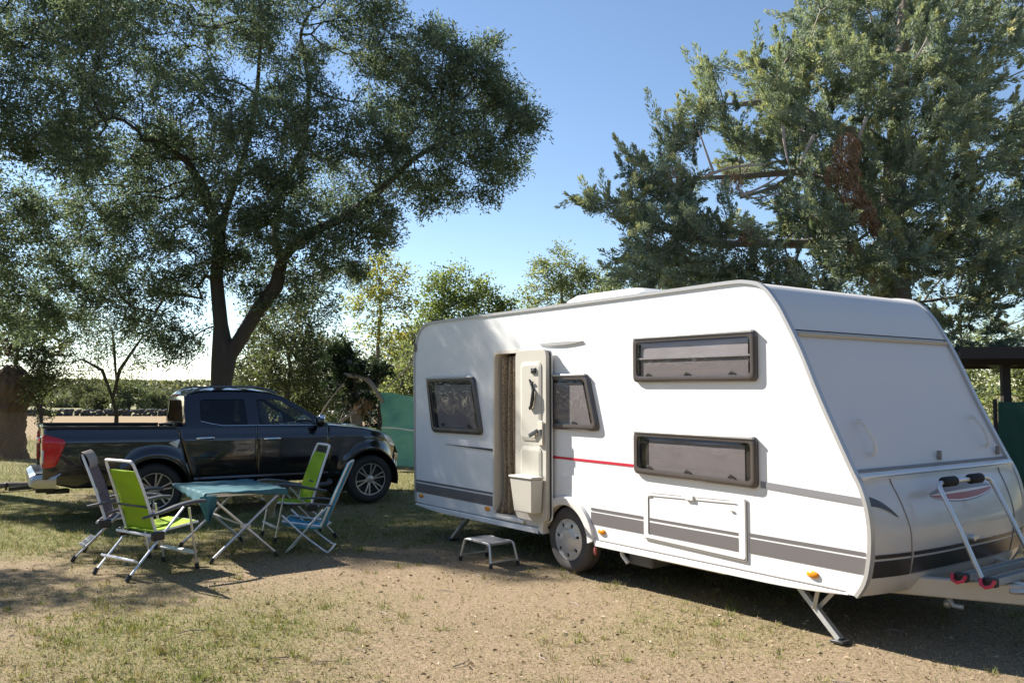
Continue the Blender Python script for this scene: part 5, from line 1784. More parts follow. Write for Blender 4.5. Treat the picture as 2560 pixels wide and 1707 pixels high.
D2 = 15.5
base = Vector((7.4, D2 + 0.4, 0))
trunks = [dict(pts=[(base + Vector((0, 0, -0.05)), 0.36), (base + Vector((-0.1, 0, 1.5)), 0.32), (base + Vector((-0.3, -.1, 3.0)), 0.28), (base + Vector((-0.45, -.2, 4.5)), 0.24), (base + Vector((-0.3, -.2, 6.2)), 0.19), (base + Vector((-0.1, -.1, 8.0)), 0.14), (base + Vector((0.1, 0, 10.0)), 0.09), (base + Vector((0.2, 0, 12.0)), 0.05)]),
          dict(pts=[(V(1990, 420, D2 - .3), 0.085), (V(1830, 395, D2 - .8), 0.065), (V(1700, 405, D2 - 1.0), 0.05), (V(1600, 410, D2 - 1.1), 0.035), (V(1500, 440, D2 - 1.2), 0.025)], **{'from': 3}),
          dict(pts=[(V(1780, 430, D2 - 1.1), 0.035), (V(1700, 455, D2 - 1.2), 0.02)], **{'from': 9}),
          dict(pts=[(V(1890, 280, D2 - .5), 0.09), (V(1800, 230, D2 - .7), 0.07), (V(1700, 240, D2 - .8), 0.045)], **{'from': 4}),
          dict(pts=[(V(1960, 560, D2 - .5), 0.10), (V(1800, 560, D2 - 1.0), 0.075), (V(1650, 560, D2 - 1.3), 0.05), (V(1500, 520, D2 - 1.4), 0.035), (V(1400, 490, D2 - 1.4), 0.02)], **{'from': 2})]
CL = [
    (1615, 200, -.8, 42, 16), (1632, 130, -.8, 16, 5), (1580, 260, -1, 55, 24), (1520, 270, -1, 26, 7), (1540, 320, -1, 42, 14), (1680, 250, -.8, 45, 18), (1470, 390, -1.2, 45, 16), (1425, 340, -1.2, 22, 6), (1520, 420, -1.2, 62, 28), (1360, 480, -1.4, 30, 7), (1330, 462, -1.4, 14, 3),
    (1430, 480, -1.3, 50, 20), (1480, 560, -1.3, 75, 40), (1600, 500, -1.3, 75, 36), (1560, 620, -1.2, 85, 40), (1440, 610, -1.0, 48, 20), (1700, 580, -1.4, 85, 44), (1720, 330, -.6, 70, 40), (1790, 170, -.5, 75, 44), (1740, 110, -.4, 40, 16), (1850, 90, -.2, 70, 40), (1880, 30, 0, 60, 30),
    (1820, 270, -.8, 75, 46), (1930, 180, -.8, 90, 60), (1980, 60, -.4, 95, 60), (2080, 140, -.9, 100, 70), (2050, 280, -1.2, 95, 65), (1900, 360, -1.0, 80, 40), (2170, 40, -.5, 100, 60), (2200, 200, -1.0, 95, 55), (2160, 340, -1.3, 95, 65), (2030, 420, -1.4, 85, 50), (2290, 110, -.4, 85, 38), (2300, 320, -.7, 80, 36), (2260, 430, -1.0, 90, 55), (2130, 500, -1.4, 95, 65), (1950, 540, -1.5, 95, 65), (1830, 480, -1.3, 80, 46), (2330, 520, -.8, 80, 45),
    (2230, 590, -1.1, 95, 60), (2050, 620, -1.3, 100, 65), (1880, 630, -1.3, 90, 50), (2330, 680, -.8, 90, 50), (2200, 720, -.8, 80, 40), (1760, 660, -1.2, 60, 30), (2400, 60, 0, 120, 50), (2430, 330, 0, 120, 50), (2440, 560, 0, 120, 40), (2100, -80, 0, 160, 60), (2300, -60, 0, 140, 40), (1620, 640, -.6, 60, 24), (2300, 800, -.4, 70, 26),
]
CL = [(x + (30 if x < 1560 else 10 if x < 1700 else 0), y + (38 if x < 1860 and y < 420 else 0), d, r * (0.8 if x < 1860 and y < 420 else 1.0), n) for x, y, d, r, n in CL]
clusters = [cl(x, y, D2 + d - 0.5, r, max(3, int(n * 0.25)), ry=min(1.0, r * 0.011)) for x, y, d, r, n in CL]
clusters += [cl(x, y, D2 + d + 1.4, r * 1.05, int(n * 0.23), ry=min(0.8, r * 0.010)) for x, y, d, r, n in CL if r > 45]
dead = [(V(1945, 350, D2 - 2.4), (0.22, 0.25, 0.30), 900, (0.2, 0, -1)), (V(1935, 405, D2 - 2.4), (0.30, 0.25, 0.25), 900, (0.2, 0, -1)), (V(1960, 455, D2 - 2.5), (0.20, 0.2, 0.22), 700, (0.5, 0, -1)), (V(1985, 490, D2 - 2.5), (0.20, 0.2, 0.2), 500, (0.5, 0, -1)), (V(2010, 525, D2 - 2.5), (0.10, 0.1, 0.16), 260, (0.4, 0, -1)),
        (V(1680, 420, D2 - 1.6), (0.2, 0.2, 0.2), 260, (0, 0, -1)), (V(1720, 545, D2 - 2.4), (0.18, 0.15, 0.14), 240, (0, 0, -1)), (V(1560, 400, D2 - 1.9), (0.22, 0.15, 0.1), 240, (0, 0, -1))]
cyp, cP, cpar, crad = cypress('cypress_tree', 'large grey-green cypress with a rust-brown dead branch behind the caravan', base, trunks, clusters, 5, dead=dead, plume=0.54, per=150, L=0.08, Wd=0.021, wide=0.18, bark='bark_grey')
# bare grey branches that show in the cypress
Bv = base
for pts, r in (([(1990, 270), (1975, 310), (1965, 350)], .03), ([(1870, 310), (1850, 350), (1838, 380)], .03), ([(1798, 290), (1802, 330), (1812, 380)], .028), ([(1700, 450), (1745, 432), (1790, 405)], .028), ([(1690, 430), (1730, 455), (1800, 440)], .022), ([(2130, 90), (2110, 125), (2095, 140)], .02), ([(1620, 405), (1680, 385), (1760, 378)], .03), ([(1640, 400), (1622, 350), (1605, 300)], .024), ([(1830, 590), (1790, 600), (1760, 620)], .016)):
    m = MB(); m.tube(smooth_path([V(x, y, D2 - 2.35) - Bv for x, y in pts], 5), [r * (1 - 0.06 * i) for i in range(11)], 6); m.build('bare_branch', 'dead_wood', cyp)

# --- trees in the middle distance ---------------------------------------------------
MID = 'trees in the middle distance'
def simple_tree(name, label, x, depth, trunk_r, top_y, CLs, seed, leafmat, bark='bark_grey', per=40, sigma=0.2, L=0.09, Wd=0.04, stems=None, group=MID, **kw):
    p = V(x, 1000, depth)
    b = Vector((p.x, depth, 0))
    pts = [(b + Vector((0, 0, -0.05)), trunk_r * 1.2)]
    ztop = V(x, top_y, depth).z
    for i in range(1, 6):
        f = i / 5
        pts.append((b + Vector((0.05 * math.sin(i * 2.1 + seed), 0.05 * math.cos(i * 1.7 + seed), ztop * f)), trunk_r * (1.05 - 0.75 * f)))
    trunks = [dict(pts=pts)]
    for st in (stems or []):
        trunks.append(dict(pts=[(V(a, b_, depth), r) for a, b_, r in st[1]], **{'from': st[0]}))
    clusters = [cl(a, b_, depth + d, r, n) for a, b_, d, r, n in CLs]
    return broad_tree(name, label, 'tree', b, trunks, clusters, seed, leafmat, bark=bark, per=per, sigma=sigma, L=L, Wd=Wd, group=group, **kw)


simple_tree('olive_tree', 'bushy olive-green tree between the forked trunk and the caravan', 660, 23, 0.12, 800,
            [(640, 730, 0, 70, 34), (700, 770, 0, 60, 30), (600, 790, 0.5, 55, 24), (660, 830, -.5, 75, 40), (600, 860, 0, 60, 26), (730, 850, 0, 55, 26), (560, 830, .5, 35, 10), (650, 910, 0, 80, 36), (560, 910, 0.5, 50, 18), (760, 910, 0, 55, 24), (700, 960, 0, 70, 26), (590, 960, 0, 60, 20), (690, 700, 0, 40, 12)],
            31, 'leaf_olive', per=64, sigma=0.25)
simple_tree('poplar_tree', 'slender tree with thin yellowing leaves left of the caravan roof', 868, 27, 0.09, 640,
            [(840, 640, 0, 42, 16), (890, 640, 0, 50, 18), (870, 700, 0, 60, 22), (820, 690, 0, 40, 12), (920, 700, 0, 42, 14), (880, 600, 0, 30, 8), (850, 760, 0, 46, 12), (910, 770, 0, 46, 14), (930, 640, 0, 28, 8), (905, 830, 0, 40, 10)],
            37, 'leaf_yellow', per=34, sigma=0.20, L=0.10, Wd=0.05, bf=0.4)
simple_tree('oak_tree', 'rounded bright green tree behind the rear of the caravan roof', 1060, 32, 0.2, 740,
            [(1060, 660, 0, 55, 36), (1000, 690, 0, 50, 30), (1110, 690, 0, 55, 34), (1050, 730, -.5, 70, 44), (975, 740, 0, 38, 18), (1160, 720, 0, 42, 22), (1110, 760, 0, 60, 30), (1000, 780, 0, 50, 24), (1180, 760, 0, 40, 16), (960, 800, 0, 40, 16), (1010, 640, 0, 26, 10)],
            41, 'leaf_bright', per=36, sigma=0.26, L=0.12, Wd=0.07)
simple_tree('poplar_tree', 'airy pale green tree rising behind the caravan roof light', 1290, 34, 0.14, 640,
            [(1260, 640, 0, 40, 22), (1310, 630, 0, 46, 26), (1290, 590, 0, 26, 10), (1240, 610, 0, 20, 6), (1350, 650, 0, 36, 18), (1300, 680, 0, 60, 34), (1220, 680, 0, 34, 14), (1380, 680, 0, 36, 16), (1340, 710, 0, 50, 20)],
            43, 'leaf_pale', per=46, sigma=0.24, L=0.11, Wd=0.055)
simple_tree('elm_tree', 'pale yellow-green tree between the airy tree and the cypress', 1440, 27, 0.13, 680,
            [(1430, 650, 0, 40, 20), (1480, 680, 0, 50, 24), (1400, 680, 0, 36, 14), (1540, 660, 0, 60, 26), (1440, 720, 0, 50, 20), (1600, 690, 0, 60, 22)],
            47, 'leaf_pale', per=46, sigma=0.22, L=0.10, Wd=0.05)
simple_tree('olive_tree', 'grey-green bushy tree directly behind the green windbreak', 925, 24.5, 0.1, 850,
            [(935, 830, 0, 36, 14), (925, 870, 0, 42, 20), (960, 880, 0, 40, 18), (900, 910, 0, 34, 14), (940, 930, 0, 48, 22), (970, 820, 0, 40, 14)],
            53, 'leaf_pale', per=46, sigma=0.2)
# fuller tree line behind
simple_tree('holm_oak', 'muted green tree filling the gap between forked trunk and yellowing tree', 770, 31, 0.15, 820,
            [(770, 800, 0, 46, 22), (720, 850, 0, 55, 26), (810, 850, 0, 55, 26), (770, 900, 0, 70, 34), (700, 930, 0, 55, 20), (840, 930, 0, 55, 22)],
            71, 'leaf_dusty', per=52, sigma=0.30, L=0.12, Wd=0.06)
simple_tree('holm_oak', 'dull green tree low behind the forked trunk, right of it', 590, 33, 0.15, 840,
            [(560, 880, 0, 46, 20), (610, 850, 0, 50, 22), (640, 900, 0, 60, 26), (570, 940, 0, 55, 20)],
            73, 'leaf_dusty', per=52, sigma=0.30, L=0.12, Wd=0.06)
simple_tree('holm_oak', 'dull green tree between the windbreak and the bright green tree', 910, 30, 0.15, 800,
            [(930, 790, 0, 46, 20), (890, 840, 0, 46, 20), (940, 860, 0, 55, 26), (900, 900, 0, 60, 24)],
            79, 'leaf_dusty', per=52, sigma=0.28, L=0.12, Wd=0.06)
# small bare-ish tree rising behind the truck bed
simple_tree('almond_tree', 'small thin-stemmed tree with sparse leaves rising behind the truck bed', 263, 22, 0.085, 880,
            [(200, 800, 0, 60, 22), (262, 770, 0, 50, 20), (330, 800, 0, 50, 16), (150, 860, 0, 50, 14), (300, 850, 0, 40, 8), (180, 740, 0, 60, 18), (340, 740, 0, 46, 12), (110, 830, 0, 50, 14), (225, 860, 0, 30, 5)],
            59, 'leaf_olive', bark='bark_dark', per=44, sigma=0.2, L=0.07, Wd=0.03, bf=0.3,
            stems=[(4, [(235, 850, .045), (190, 825, .03)]), (4, [(275, 850, .05), (305, 805, .035), (330, 770, .025)]), (5, [(262, 800, .04), (258, 760, .025)])])
# thick ivy-grown trunk at the far left
D3 = 22.5
pb = V(22, 1000, D3)
bI = Vector((pb.x, D3, 0))
trunks = [dict(pts=[(bI + Vector((-.1, 0, -0.05)), 0.60), (bI + Vector((-.06, 0, 0.35)), 0.47), (bI + Vector((-.04, 0, 0.8)), 0.41), (bI + Vector((-.05, 0, 1.2)), 0.42), (bI + Vector((0, 0, 1.6)), 0.45), (bI + Vector((0.05, 0, 1.95)), 0.46), (bI + Vector((0.06, 0, 2.2)), 0.40), (bI + Vector((0.10, 0, 2.38)), 0.22), (bI + Vector((0.12, 0, 2.44)), 0.02)])]
clusters = [cl(x, y, D3 + d, r, n) for x, y, d, r, n in [(60, 810, -.5, 46, 26), (100, 850, -.4, 36, 18), (90, 900, -.4, 30, 14), (110, 870, 0, 30, 10), (20, 770, 0, 50, 24), (70, 760, .4, 50, 20), (-40, 800, 0, 60, 24), (85, 950, -.3, 18, 6), (130, 800, .5, 40, 12), (10, 700, .5, 60, 20), (105, 740, 0, 45, 14)]]
stump = broad_tree('willow_tree', 'thick gnarled old trunk with fresh shoots at the left edge', 'tree', bI, trunks, clusters, 61, 'leaf_olive', bark='bark_brown', per=40, sigma=0.17, L=0.09, Wd=0.035, group=None)

for ch in stump.children:
    if ch.name.startswith('trunk'):
        sb = ch.modifiers.new('sub', 'SUBSURF'); sb.levels = 3; sb.render_levels = 3; sb.subdivision_type = 'SIMPLE'
        for nm_, sc_, st_ in (('bark_lumps', 0.35, 0.22), ('bark_ridges', 0.09, 0.10)):
            tx_ = bpy.data.textures.new(nm_, 'CLOUDS'); tx_.noise_scale = sc_; tx_.noise_depth = 3
            dm = ch.modifiers.new(nm_, 'DISPLACE'); dm.texture = tx_; dm.strength = st_; dm.mid_level = 0.55; dm.texture_coords = 'LOCAL'
# dark low conifer with a broken trunk behind the bonnet
D4 = 20.5
b4 = Vector((V(815, 1000, D4).x, D4, 0))
trunks = [dict(pts=[(b4 + Vector((0.1, 0, -.05)), 0.16), (b4 + Vector((0.05, 0, 0.9)), 0.14), (V(810, 880, D4), 0.12), (V(800, 830, D4), 0.08), (V(790, 790, D4), 0.04)])]
clusters = [cl(x, y, D4 + d, r, n) for x, y, d, r, n in [(785, 800, 0, 30, 16), (770, 840, 0, 30, 14), (800, 850, 0, 34, 18), (840, 860, -.3, 36, 18), (870, 850, -.4, 26, 10), (780, 890, -.2, 36, 16), (830, 920, 0, 40, 18), (850, 960, 0.2, 40, 16), (790, 960, 0, 36, 12)]]
c4, _, _, _ = cypress('cypress_tree', 'low dark conifer with a broken trunk behind the pickup bonnet', b4, trunks, clusters, 67, leafmat='leaf_dark', plume=0.26, per=26, L=0.10, Wd=0.03,
        dead=[(V(835, 935, D4 - .5), (.25, .2, .22), 220, (0, 0, -1))])
m = MB()
m.tube(smooth_path([V(790, 860, D4 - .4) - b4, V(840, 870, D4 - .5) - b4, V(862, 895, D4 - .6) - b4, V(880, 925, D4 - .6) - b4], 5), [.05] * 5 + [.06] * 5 + [.05] * 5 + [.03], 8); m.build('bare_branch', 'dead_wood', c4)
for pts in ([(728, 965), (760, 915), (790, 880)], [(800, 1000), (770, 985), (815, 945)], [(750, 990), (790, 960), (830, 930)], [(880, 900), (920, 860), (960, 820)]):
    m = MB(); m.tube(smooth_path([V(x, y, D4 - .7) - b4 for x, y in pts], 5), 0.018, 6); m.build('bare_branch', 'dead_wood', c4)
print('leaves', LEAF_COUNT[0])
# ------------------------------------------------------------------ background things
# dry-stone wall across the field: each stone its own block, joined (a few pixels each)
mat('field_stone', (0.075, 0.072, 0.07), rough=0.95, noise_scale=2, noise_amt=0.45)
rs = random.Random(4)
m = MB()
x = -60.0
while x < 5:
    for row in range(3):
        xx = x + rs.uniform(-0.15, 0.15)
        w, h, dpt = rs.uniform(0.22, 0.5), rs.uniform(0.14, 0.24), rs.uniform(0.3, 0.45)
        z0 = row * 0.15 + rs.uniform(-.03, .03)
        m.ellipsoid((xx, 62.6 + rs.uniform(-.08, .08), z0 + h * 0.45), (w * 0.55, dpt * 0.6, h * 0.6), 6, 4)
    x += 0.3
sw = m.build('stone_wall', 'field_stone', None, smooth=False, fix=False)
tag(sw, 'low dark dry-stone wall running along the far edge of the dry field', 'wall')

# far trees behind the wall
FAR = 'round field trees beyond the stone wall'
far_spec = [(150, 930, 52, 34, 'round olive-green field tree next to the old trunk, beyond the stone wall', 'leaf_dusty', 95),
            (195, 912, 48, 30, 'pale dusty field tree left of the thin stem, beyond the stone wall', 'leaf_dusty', 90),
            (235, 925, 44, 28, 'spreading field tree directly left of the thin stem over the truck bed', 'leaf_dusty', 80),
            (297, 905, 46, 44, 'tall dark field tree right of the thin stem, beyond the stone wall', 'leaf_olive', 78),
            (350, 920, 36, 34, 'small bright green field tree just left of the truck cab', 'leaf_dusty', 85),
            (390, 925, 34, 30, 'green field tree touching the truck cab\'s rear edge', 'leaf_dusty', 100),
            (90, 935, 40, 26, 'low shrubby field tree peeping out beside the old trunk', 'leaf_dusty', 105)]
for i, (x, y, rx, rz, lab, lm, dep) in enumerate(far_spec):
    c = V(x, y, dep)
    k = (2560 / 2352) / FPX * dep
    b = Vector((c.x, dep, 0))
    rngf = np.random.default_rng(100 + i)
    lobes = [(Vector((c.x + rngf.uniform(-.6, .6) * rx * k, dep + rngf.uniform(-1, 1), c.z + rngf.uniform(-.4, .5) * rz * k)), (rx * k * 0.5, 1.0, rz * k * 0.5), 12) for _ in range(6)]
    broad_tree('field_tree', lab, 'tree', b, [dict(pts=[(b, 0.16), (b + Vector((0, 0, max(0.5, c.z * 0.45))), 0.12), (b + Vector((.05, 0, max(0.9, c.z * 0.9))), 0.06)])], lobes, 200 + i, lm, per=55, sigma=0.34, L=0.2, Wd=0.11, group=FAR, tip=0.012)

# wooded ridge on the horizon
rngh = np.random.default_rng(9)
hm = MB()
hx_ = list(np.linspace(-420, 420, 120))
hm.grid(lambda x, k: (x, 420 + 40 * k, (0.0, 5.0 + 2.2 * noise.noise(Vector((x * 0.012, 0, 4))) + 1.0 * noise.noise(Vector((x * 0.06, 3, 4))), -2)[k]), hx_, [0, 1, 2])
o = hm.build('hill', 'far_hill', None, fix=False, sharp=180); tag(o, 'low wooded ridge on the horizon', 'hill', kind='structure')
C = np.stack([rngh.uniform(-330, 160, 15000), rngh.uniform(395, 452, 15000), np.zeros(15000)], axis=1)
C[:, 2] = [max(0.2, 7.2 + 2.2 * noise.noise(Vector((a * 0.012, 0, 4))) + 1.8 * noise.noise(Vector((a * 0.05, 3, 4)))) * rngh.random() ** 0.4 for a in C[:, 0]]
wood = leaf_object('far_wood', [leaf_arrays(rngh, C, rngh.normal(size=C.shape), rngh.uniform(1.0, 2.4, len(C)), rngh.uniform(0.8, 1.6, len(C)), rngh.random(len(C)))], 'leaf_dusty', None)
tag(wood, 'far-off dark green wood along the horizon', 'wood', kind='stuff')
# scrub in front of it, thinning over the meadow
C = np.stack([rngh.uniform(-120, 20, 6000), 118 + 150 * rngh.random(6000) ** 1.5, np.zeros(6000)], axis=1)
keep = np.array([noise.noise(Vector((a * 0.09, b * 0.05, 2))) > 0.0 for a, b, _ in C])
C = C[keep]
C[:, 2] = rngh.random(len(C)) ** 0.8 * np.array([0.8 + 2.4 * max(0, noise.noise(Vector((a * 0.07, b * 0.03, 8))) + 0.35) for a, b, _ in C])
sc = leaf_object('scrub', [leaf_arrays(rngh, C, rngh.normal(size=C.shape), rngh.uniform(0.5, 1.1, len(C)), rngh.uniform(0.4, 0.8, len(C)), rngh.random(len(C)))], 'leaf_dusty', None)
tag(sc, 'pale green scrub scattered over the far meadow', 'scrub', kind='stuff')

# green windbreaks ------------------------------------------------------------------
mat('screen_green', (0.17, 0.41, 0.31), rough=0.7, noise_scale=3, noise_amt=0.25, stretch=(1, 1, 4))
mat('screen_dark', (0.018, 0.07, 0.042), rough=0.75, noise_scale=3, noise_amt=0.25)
two_sided_thin('screen_green', 0.4)
mat('post_wood', (0.045, 0.036, 0.03), rough=0.9, noise_scale=14, noise_amt=0.3)
pA, pB = V(872, 1040, 20.0), V(990, 1040, 19.2)
A_ = Vector((pA.x, 20.0, 0)); B_ = Vector((V(1020, 1040, 18.6).x, 18.6, 0))
brk = empty('windbreak', A_, 0, 'bright green fabric windbreak hung between posts beside the caravan rear', 'windbreak')
E_ = B_ - A_
m = MB()
def wb(u, v):
    sagz = 1.70 - 0.10 * u + 0.02 * math.sin(u * 9)
    z = 0.06 + (sagz - 0.06) * v
    p = E_ * u
    fold = 0.07 * math.sin(v * 7 + u * 5) + 0.05 * math.sin(u * 16 + v * 5) + 0.05 * math.sin(v * 24 - u * 14) * (0.4 + 0.6 * v)
    return (p.x + 0.10 * (1 - v) * (1 - u) + 0.02 * math.sin(v * 12), p.y + fold, z)
m.grid(wb, [i / 30 for i in range(31)], [i / 24 for i in range(25)]); m.build('fabric', 'screen_green', brk, sharp=180)
m = MB(); m.tube([wb(u, 0.52) for u in [i / 20 for i in range(21)]], 0.018, 6); m.build('seam_cord', 'alu_white', brk)
for u in (0, 1):
    m = MB(); p = E_ * u; m.tube([(p.x - .02, p.y + .05, 0), (p.x - .02, p.y + .05, 1.74)], 0.028, 8); m.build('post', 'post_wood', brk)
# right-hand dark screen and shelter
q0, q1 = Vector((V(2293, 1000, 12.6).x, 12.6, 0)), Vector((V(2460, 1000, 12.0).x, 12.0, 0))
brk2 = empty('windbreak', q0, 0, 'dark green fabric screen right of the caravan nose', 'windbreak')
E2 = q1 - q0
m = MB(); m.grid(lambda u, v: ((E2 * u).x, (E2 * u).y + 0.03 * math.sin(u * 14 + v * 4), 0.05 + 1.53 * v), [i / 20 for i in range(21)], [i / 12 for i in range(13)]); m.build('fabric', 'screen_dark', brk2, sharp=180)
for u in (0.0, 1.0):
    m = MB(); p = E2 * u; m.tube([(p.x, p.y + .06, 0), (p.x, p.y + .06, 1.62)], 0.03, 8); m.build('post', 'post_wood', brk2)
s0 = Vector((V(2300, 1000, 13.4).x, 13.4, 0))
shelter = empty('wooden_shelter', s0, R(-6), 'dark wooden shelter roof on posts at the right edge', 'shelter')
for px, py in ((0.13, 0.1), (0.52, 0.1), (2.6, 0.1), (0.1, 2.4), (2.6, 2.4)):
    m = MB(); m.box((px - .06, py - .06, 0), (px + .06, py + .06, 2.14)); m.build('post', 'post_wood', shelter, bevel=0.01)
m = MB(); m.box((-0.55, 0.0, 2.14), (3.2, 0.12, 2.30)); m.build('beam', 'post_wood', shelter, bevel=0.01)
m = MB(); m.box((-0.55, 2.35, 2.14), (3.2, 2.47, 2.30)); m.build('beam', 'post_wood', shelter, bevel=0.01)
mat('roof_felt', (0.035, 0.032, 0.030), rough=0.85, noise_scale=6, noise_amt=0.4)
for k in range(9):
    m = MB(); m.bar((-0.75, -0.28 + k * 0.345, 2.315 + 0.035 * (k if k < 5 else 9 - k)), (3.3, -0.28 + k * 0.345, 2.315 + 0.035 * (k if k < 5 else 9 - k)), 0.335, 0.03); m.build('board', 'roof_felt', shelter, bevel=0.004)
m = MB(); m.box((-0.76, -0.50, 2.22), (3.3, -0.46, 2.40)); m.build('fascia', 'post_wood', shelter, bevel=0.006)

# hedge behind the shelter and caravan, each bush its own
for i, (x, y, dep, r, lab) in enumerate([(2330, 930, 17.5, 95, 'leafy bush lit by the sun behind the wooden shelter'), (2200, 870, 19.0, 90, 'dense bush between the cypress trunk and the caravan nose'), (2460, 900, 17, 100, 'bush standing past the shelter at the frame\'s right edge')]):
    c = V(x, y, dep)
    b = Vector((c.x, dep, 0))
    broad_tree('laurel_bush', lab, 'bush', b, [dict(pts=[(b, 0.06), (b + Vector((0, 0, 0.5)), 0.05), (b + Vector((0, 0, 1.4)), 0.03)])], [((c.x, dep, 1.3), (0.9, 0.7, 1.1), 60), ((c.x + .3, dep, 2.4), (0.8, 0.7, 0.6), 30)], 300 + i, 'leaf_pale', per=40, sigma=0.2, L=0.09, Wd=0.045)

# white sheets behind the bonnet
mat('white_cloth', (0.78, 0.77, 0.75), rough=0.9, noise_scale=3, noise_amt=0.08)
def sheet(x0, x1, ytop, ybot, dep, label):
    a, b_ = V(x0, ytop, dep), V(x1, ybot, dep)
    m = MB(); m.grid(lambda u, v: ((b_.x - a.x) * u, 0.06 * math.sin(u * 14) + 0.03 * math.sin(v * 6), (a.z - b_.z) * v + 0.03 * math.sin(u * 5)), [i / 20 for i in range(21)], [i / 6 for i in range(7)])
    o = m.build('white_sheet', 'white_cloth', None, sharp=180); o.location = (a.x, dep, b_.z)
    q = o.modifiers.new('thick', 'SOLIDIFY'); q.thickness = 0.01
    tag(o, label, 'cloth', 'white cloths on the line behind the pickup')
sheet(748, 812, 944, 975, 24.0, 'wider white cloth on the line behind the pickup bonnet')
sheet(842, 858, 944, 972, 24.0, 'narrow white cloth on the line near the green windbreak')
ln = MB(); a, b_ = V(735, 942, 24.0), V(872, 942, 24.0)
a0 = Vector((a.x, 24.0, 0))
line = empty('washing_line', a0, 0, 'thin washing line on two stakes behind the pickup bonnet', 'washing line')
ln.tube([(0, 0, a.z), ((b_.x - a.x) / 2, 0, a.z - .03), (b_.x - a.x, 0, b_.z)], 0.006, 5); ln.build('line', 'alu_white', line)
for xx in (0, b_.x - a.x):
    m = MB(); m.tube([(xx, 0, 0), (xx, 0, a.z + .05)], 0.02, 6); m.build('stake', 'post_wood', line)

# wire fence at the far left with a leaning post
f0 = Vector((V(97, 1000, 17.6).x, 17.6, 0))
fence = empty('wire_fence', f0, 0, 'chain-link wire fence with a leaning wooden post at the left', 'fence')
m = MB(); m.tube([(0.03, 0, 0), (-0.05, 0, 1.48)], 0.035, 8); m.build('post', 'post_wood', fence)
m = MB(); m.tube([(-2.6, -.4, 0), (-2.6, -.4, 1.5)], 0.035, 8); m.build('post', 'post_wood', fence)
m = MB()
h_, L_ = 1.25, 4.4
k = -h_
step_ = 0.075
while k < L_:
    for sgn in (1, -1):
        x_a, x_b = k, k + h_
        za, zb = (0.05, 0.05 + h_) if sgn > 0 else (0.05 + h_, 0.05)
        xa, xb = max(0, x_a), min(L_, x_b)
        if xb > xa:
            f1, f2 = (xa - x_a) / h_, (xb - x_a) / h_
            m.tube([(-xa, -xa * .15, za + (zb - za) * f1), (-xb, -xb * .15, za + (zb - za) * f2)], 0.0018, 3, cap=False)
    k += step_
mesh_part = m.build('wire_mesh', 'bark_grey', fence, fix=False)
mesh_part['kind'] = 'stuff'
# fallen pole behind the truck
lp, lq = on_ground(-40, 1232), on_ground(105, 1222)
m = MB(); d_ = Vector((lq.x - lp.x, lq.y - lp.y, 0)); m.tube([(0, 0, 0.09), d_ * 0.35 + Vector((0, 0.03, .11)), d_ * 0.7 + Vector((0, -0.02, .10)), d_ + Vector((0, 0, .08))], [.055, .05, .048, .04], 8)
o = m.build('fallen_pole', 'bark_grey', None); o.location = (lp.x, lp.y, 0); tag(o, 'weathered wooden pole lying on the ground behind the tow bar', 'pole')
# woodland behind the camera, dark in reflections; unseen side belts added to cut fill
rngw = np.random.default_rng(15)
nW = 40000
side = rngw.random(nW)
C = np.zeros((nW, 3))
back = side < 0.55
C[:, 0] = np.where(back, rngw.uniform(-30, 32, nW), np.where(side < 0.8, rngw.uniform(-34, -25, nW), rngw.uniform(25, 34, nW)))
C[:, 1] = np.where(back, rngw.uniform(-19, -9, nW), np.where(side < 0.8, rngw.uniform(-12, 30, nW), rngw.uniform(-12, 24, nW)))
C[:, 2] = [max(0.3, 6.0 + 2.5 * noise.noise(Vector((a * 0.2, b * 0.2, 14))) + 1.5 * noise.noise(Vector((a * 0.6, b * 0.6, 4)))) * rngw.random() ** 0.6 for a, b, _ in C]
tb = leaf_object('woodland', [leaf_arrays(rngw, C, rngw.normal(size=C.shape), rngw.uniform(0.3, 0.7, nW), rngw.uniform(0.25, 0.5, nW), rngw.random(nW))], 'leaf_ash', None)
tag(tb, 'dense dark woodland behind the camera and added side belts cutting fill light, outside the picture', 'wood', kind='stuff')
# ------------------------------------------------------------------ grass blades, straw and fallen leaves
leaf_mat('grass_blade', [(0.0, (0.07, 0.10, 0.022)), (0.35, (0.16, 0.195, 0.048)), (0.5, (0.23, 0.23, 0.08)), (0.6, (0.28, 0.205, 0.125)), (0.8, (0.38, 0.295, 0.19)), (1.0, (0.50, 0.41, 0.285))], trans=0.25, rough=0.8, spec=0.2)
leaf_mat('litter', [(0.0, (0.13, 0.08, 0.05)), (0.3, (0.22, 0.15, 0.09)), (0.8, (0.34, 0.255, 0.165)), (1.0, (0.52, 0.44, 0.34))], trans=0.1, rough=0.9, spec=0.2)
rng = np.random.default_rng(77)


def in_view(n, y0, y1, power=1.6):
    """ground points inside the picture's fan, denser near the camera"""
    u = rng.random(n)
    y = y0 + (y1 - y0) * u ** power
    x = (rng.random(n) * 2 - 1) * (y * 0.78 + 1.2)
    return x, y


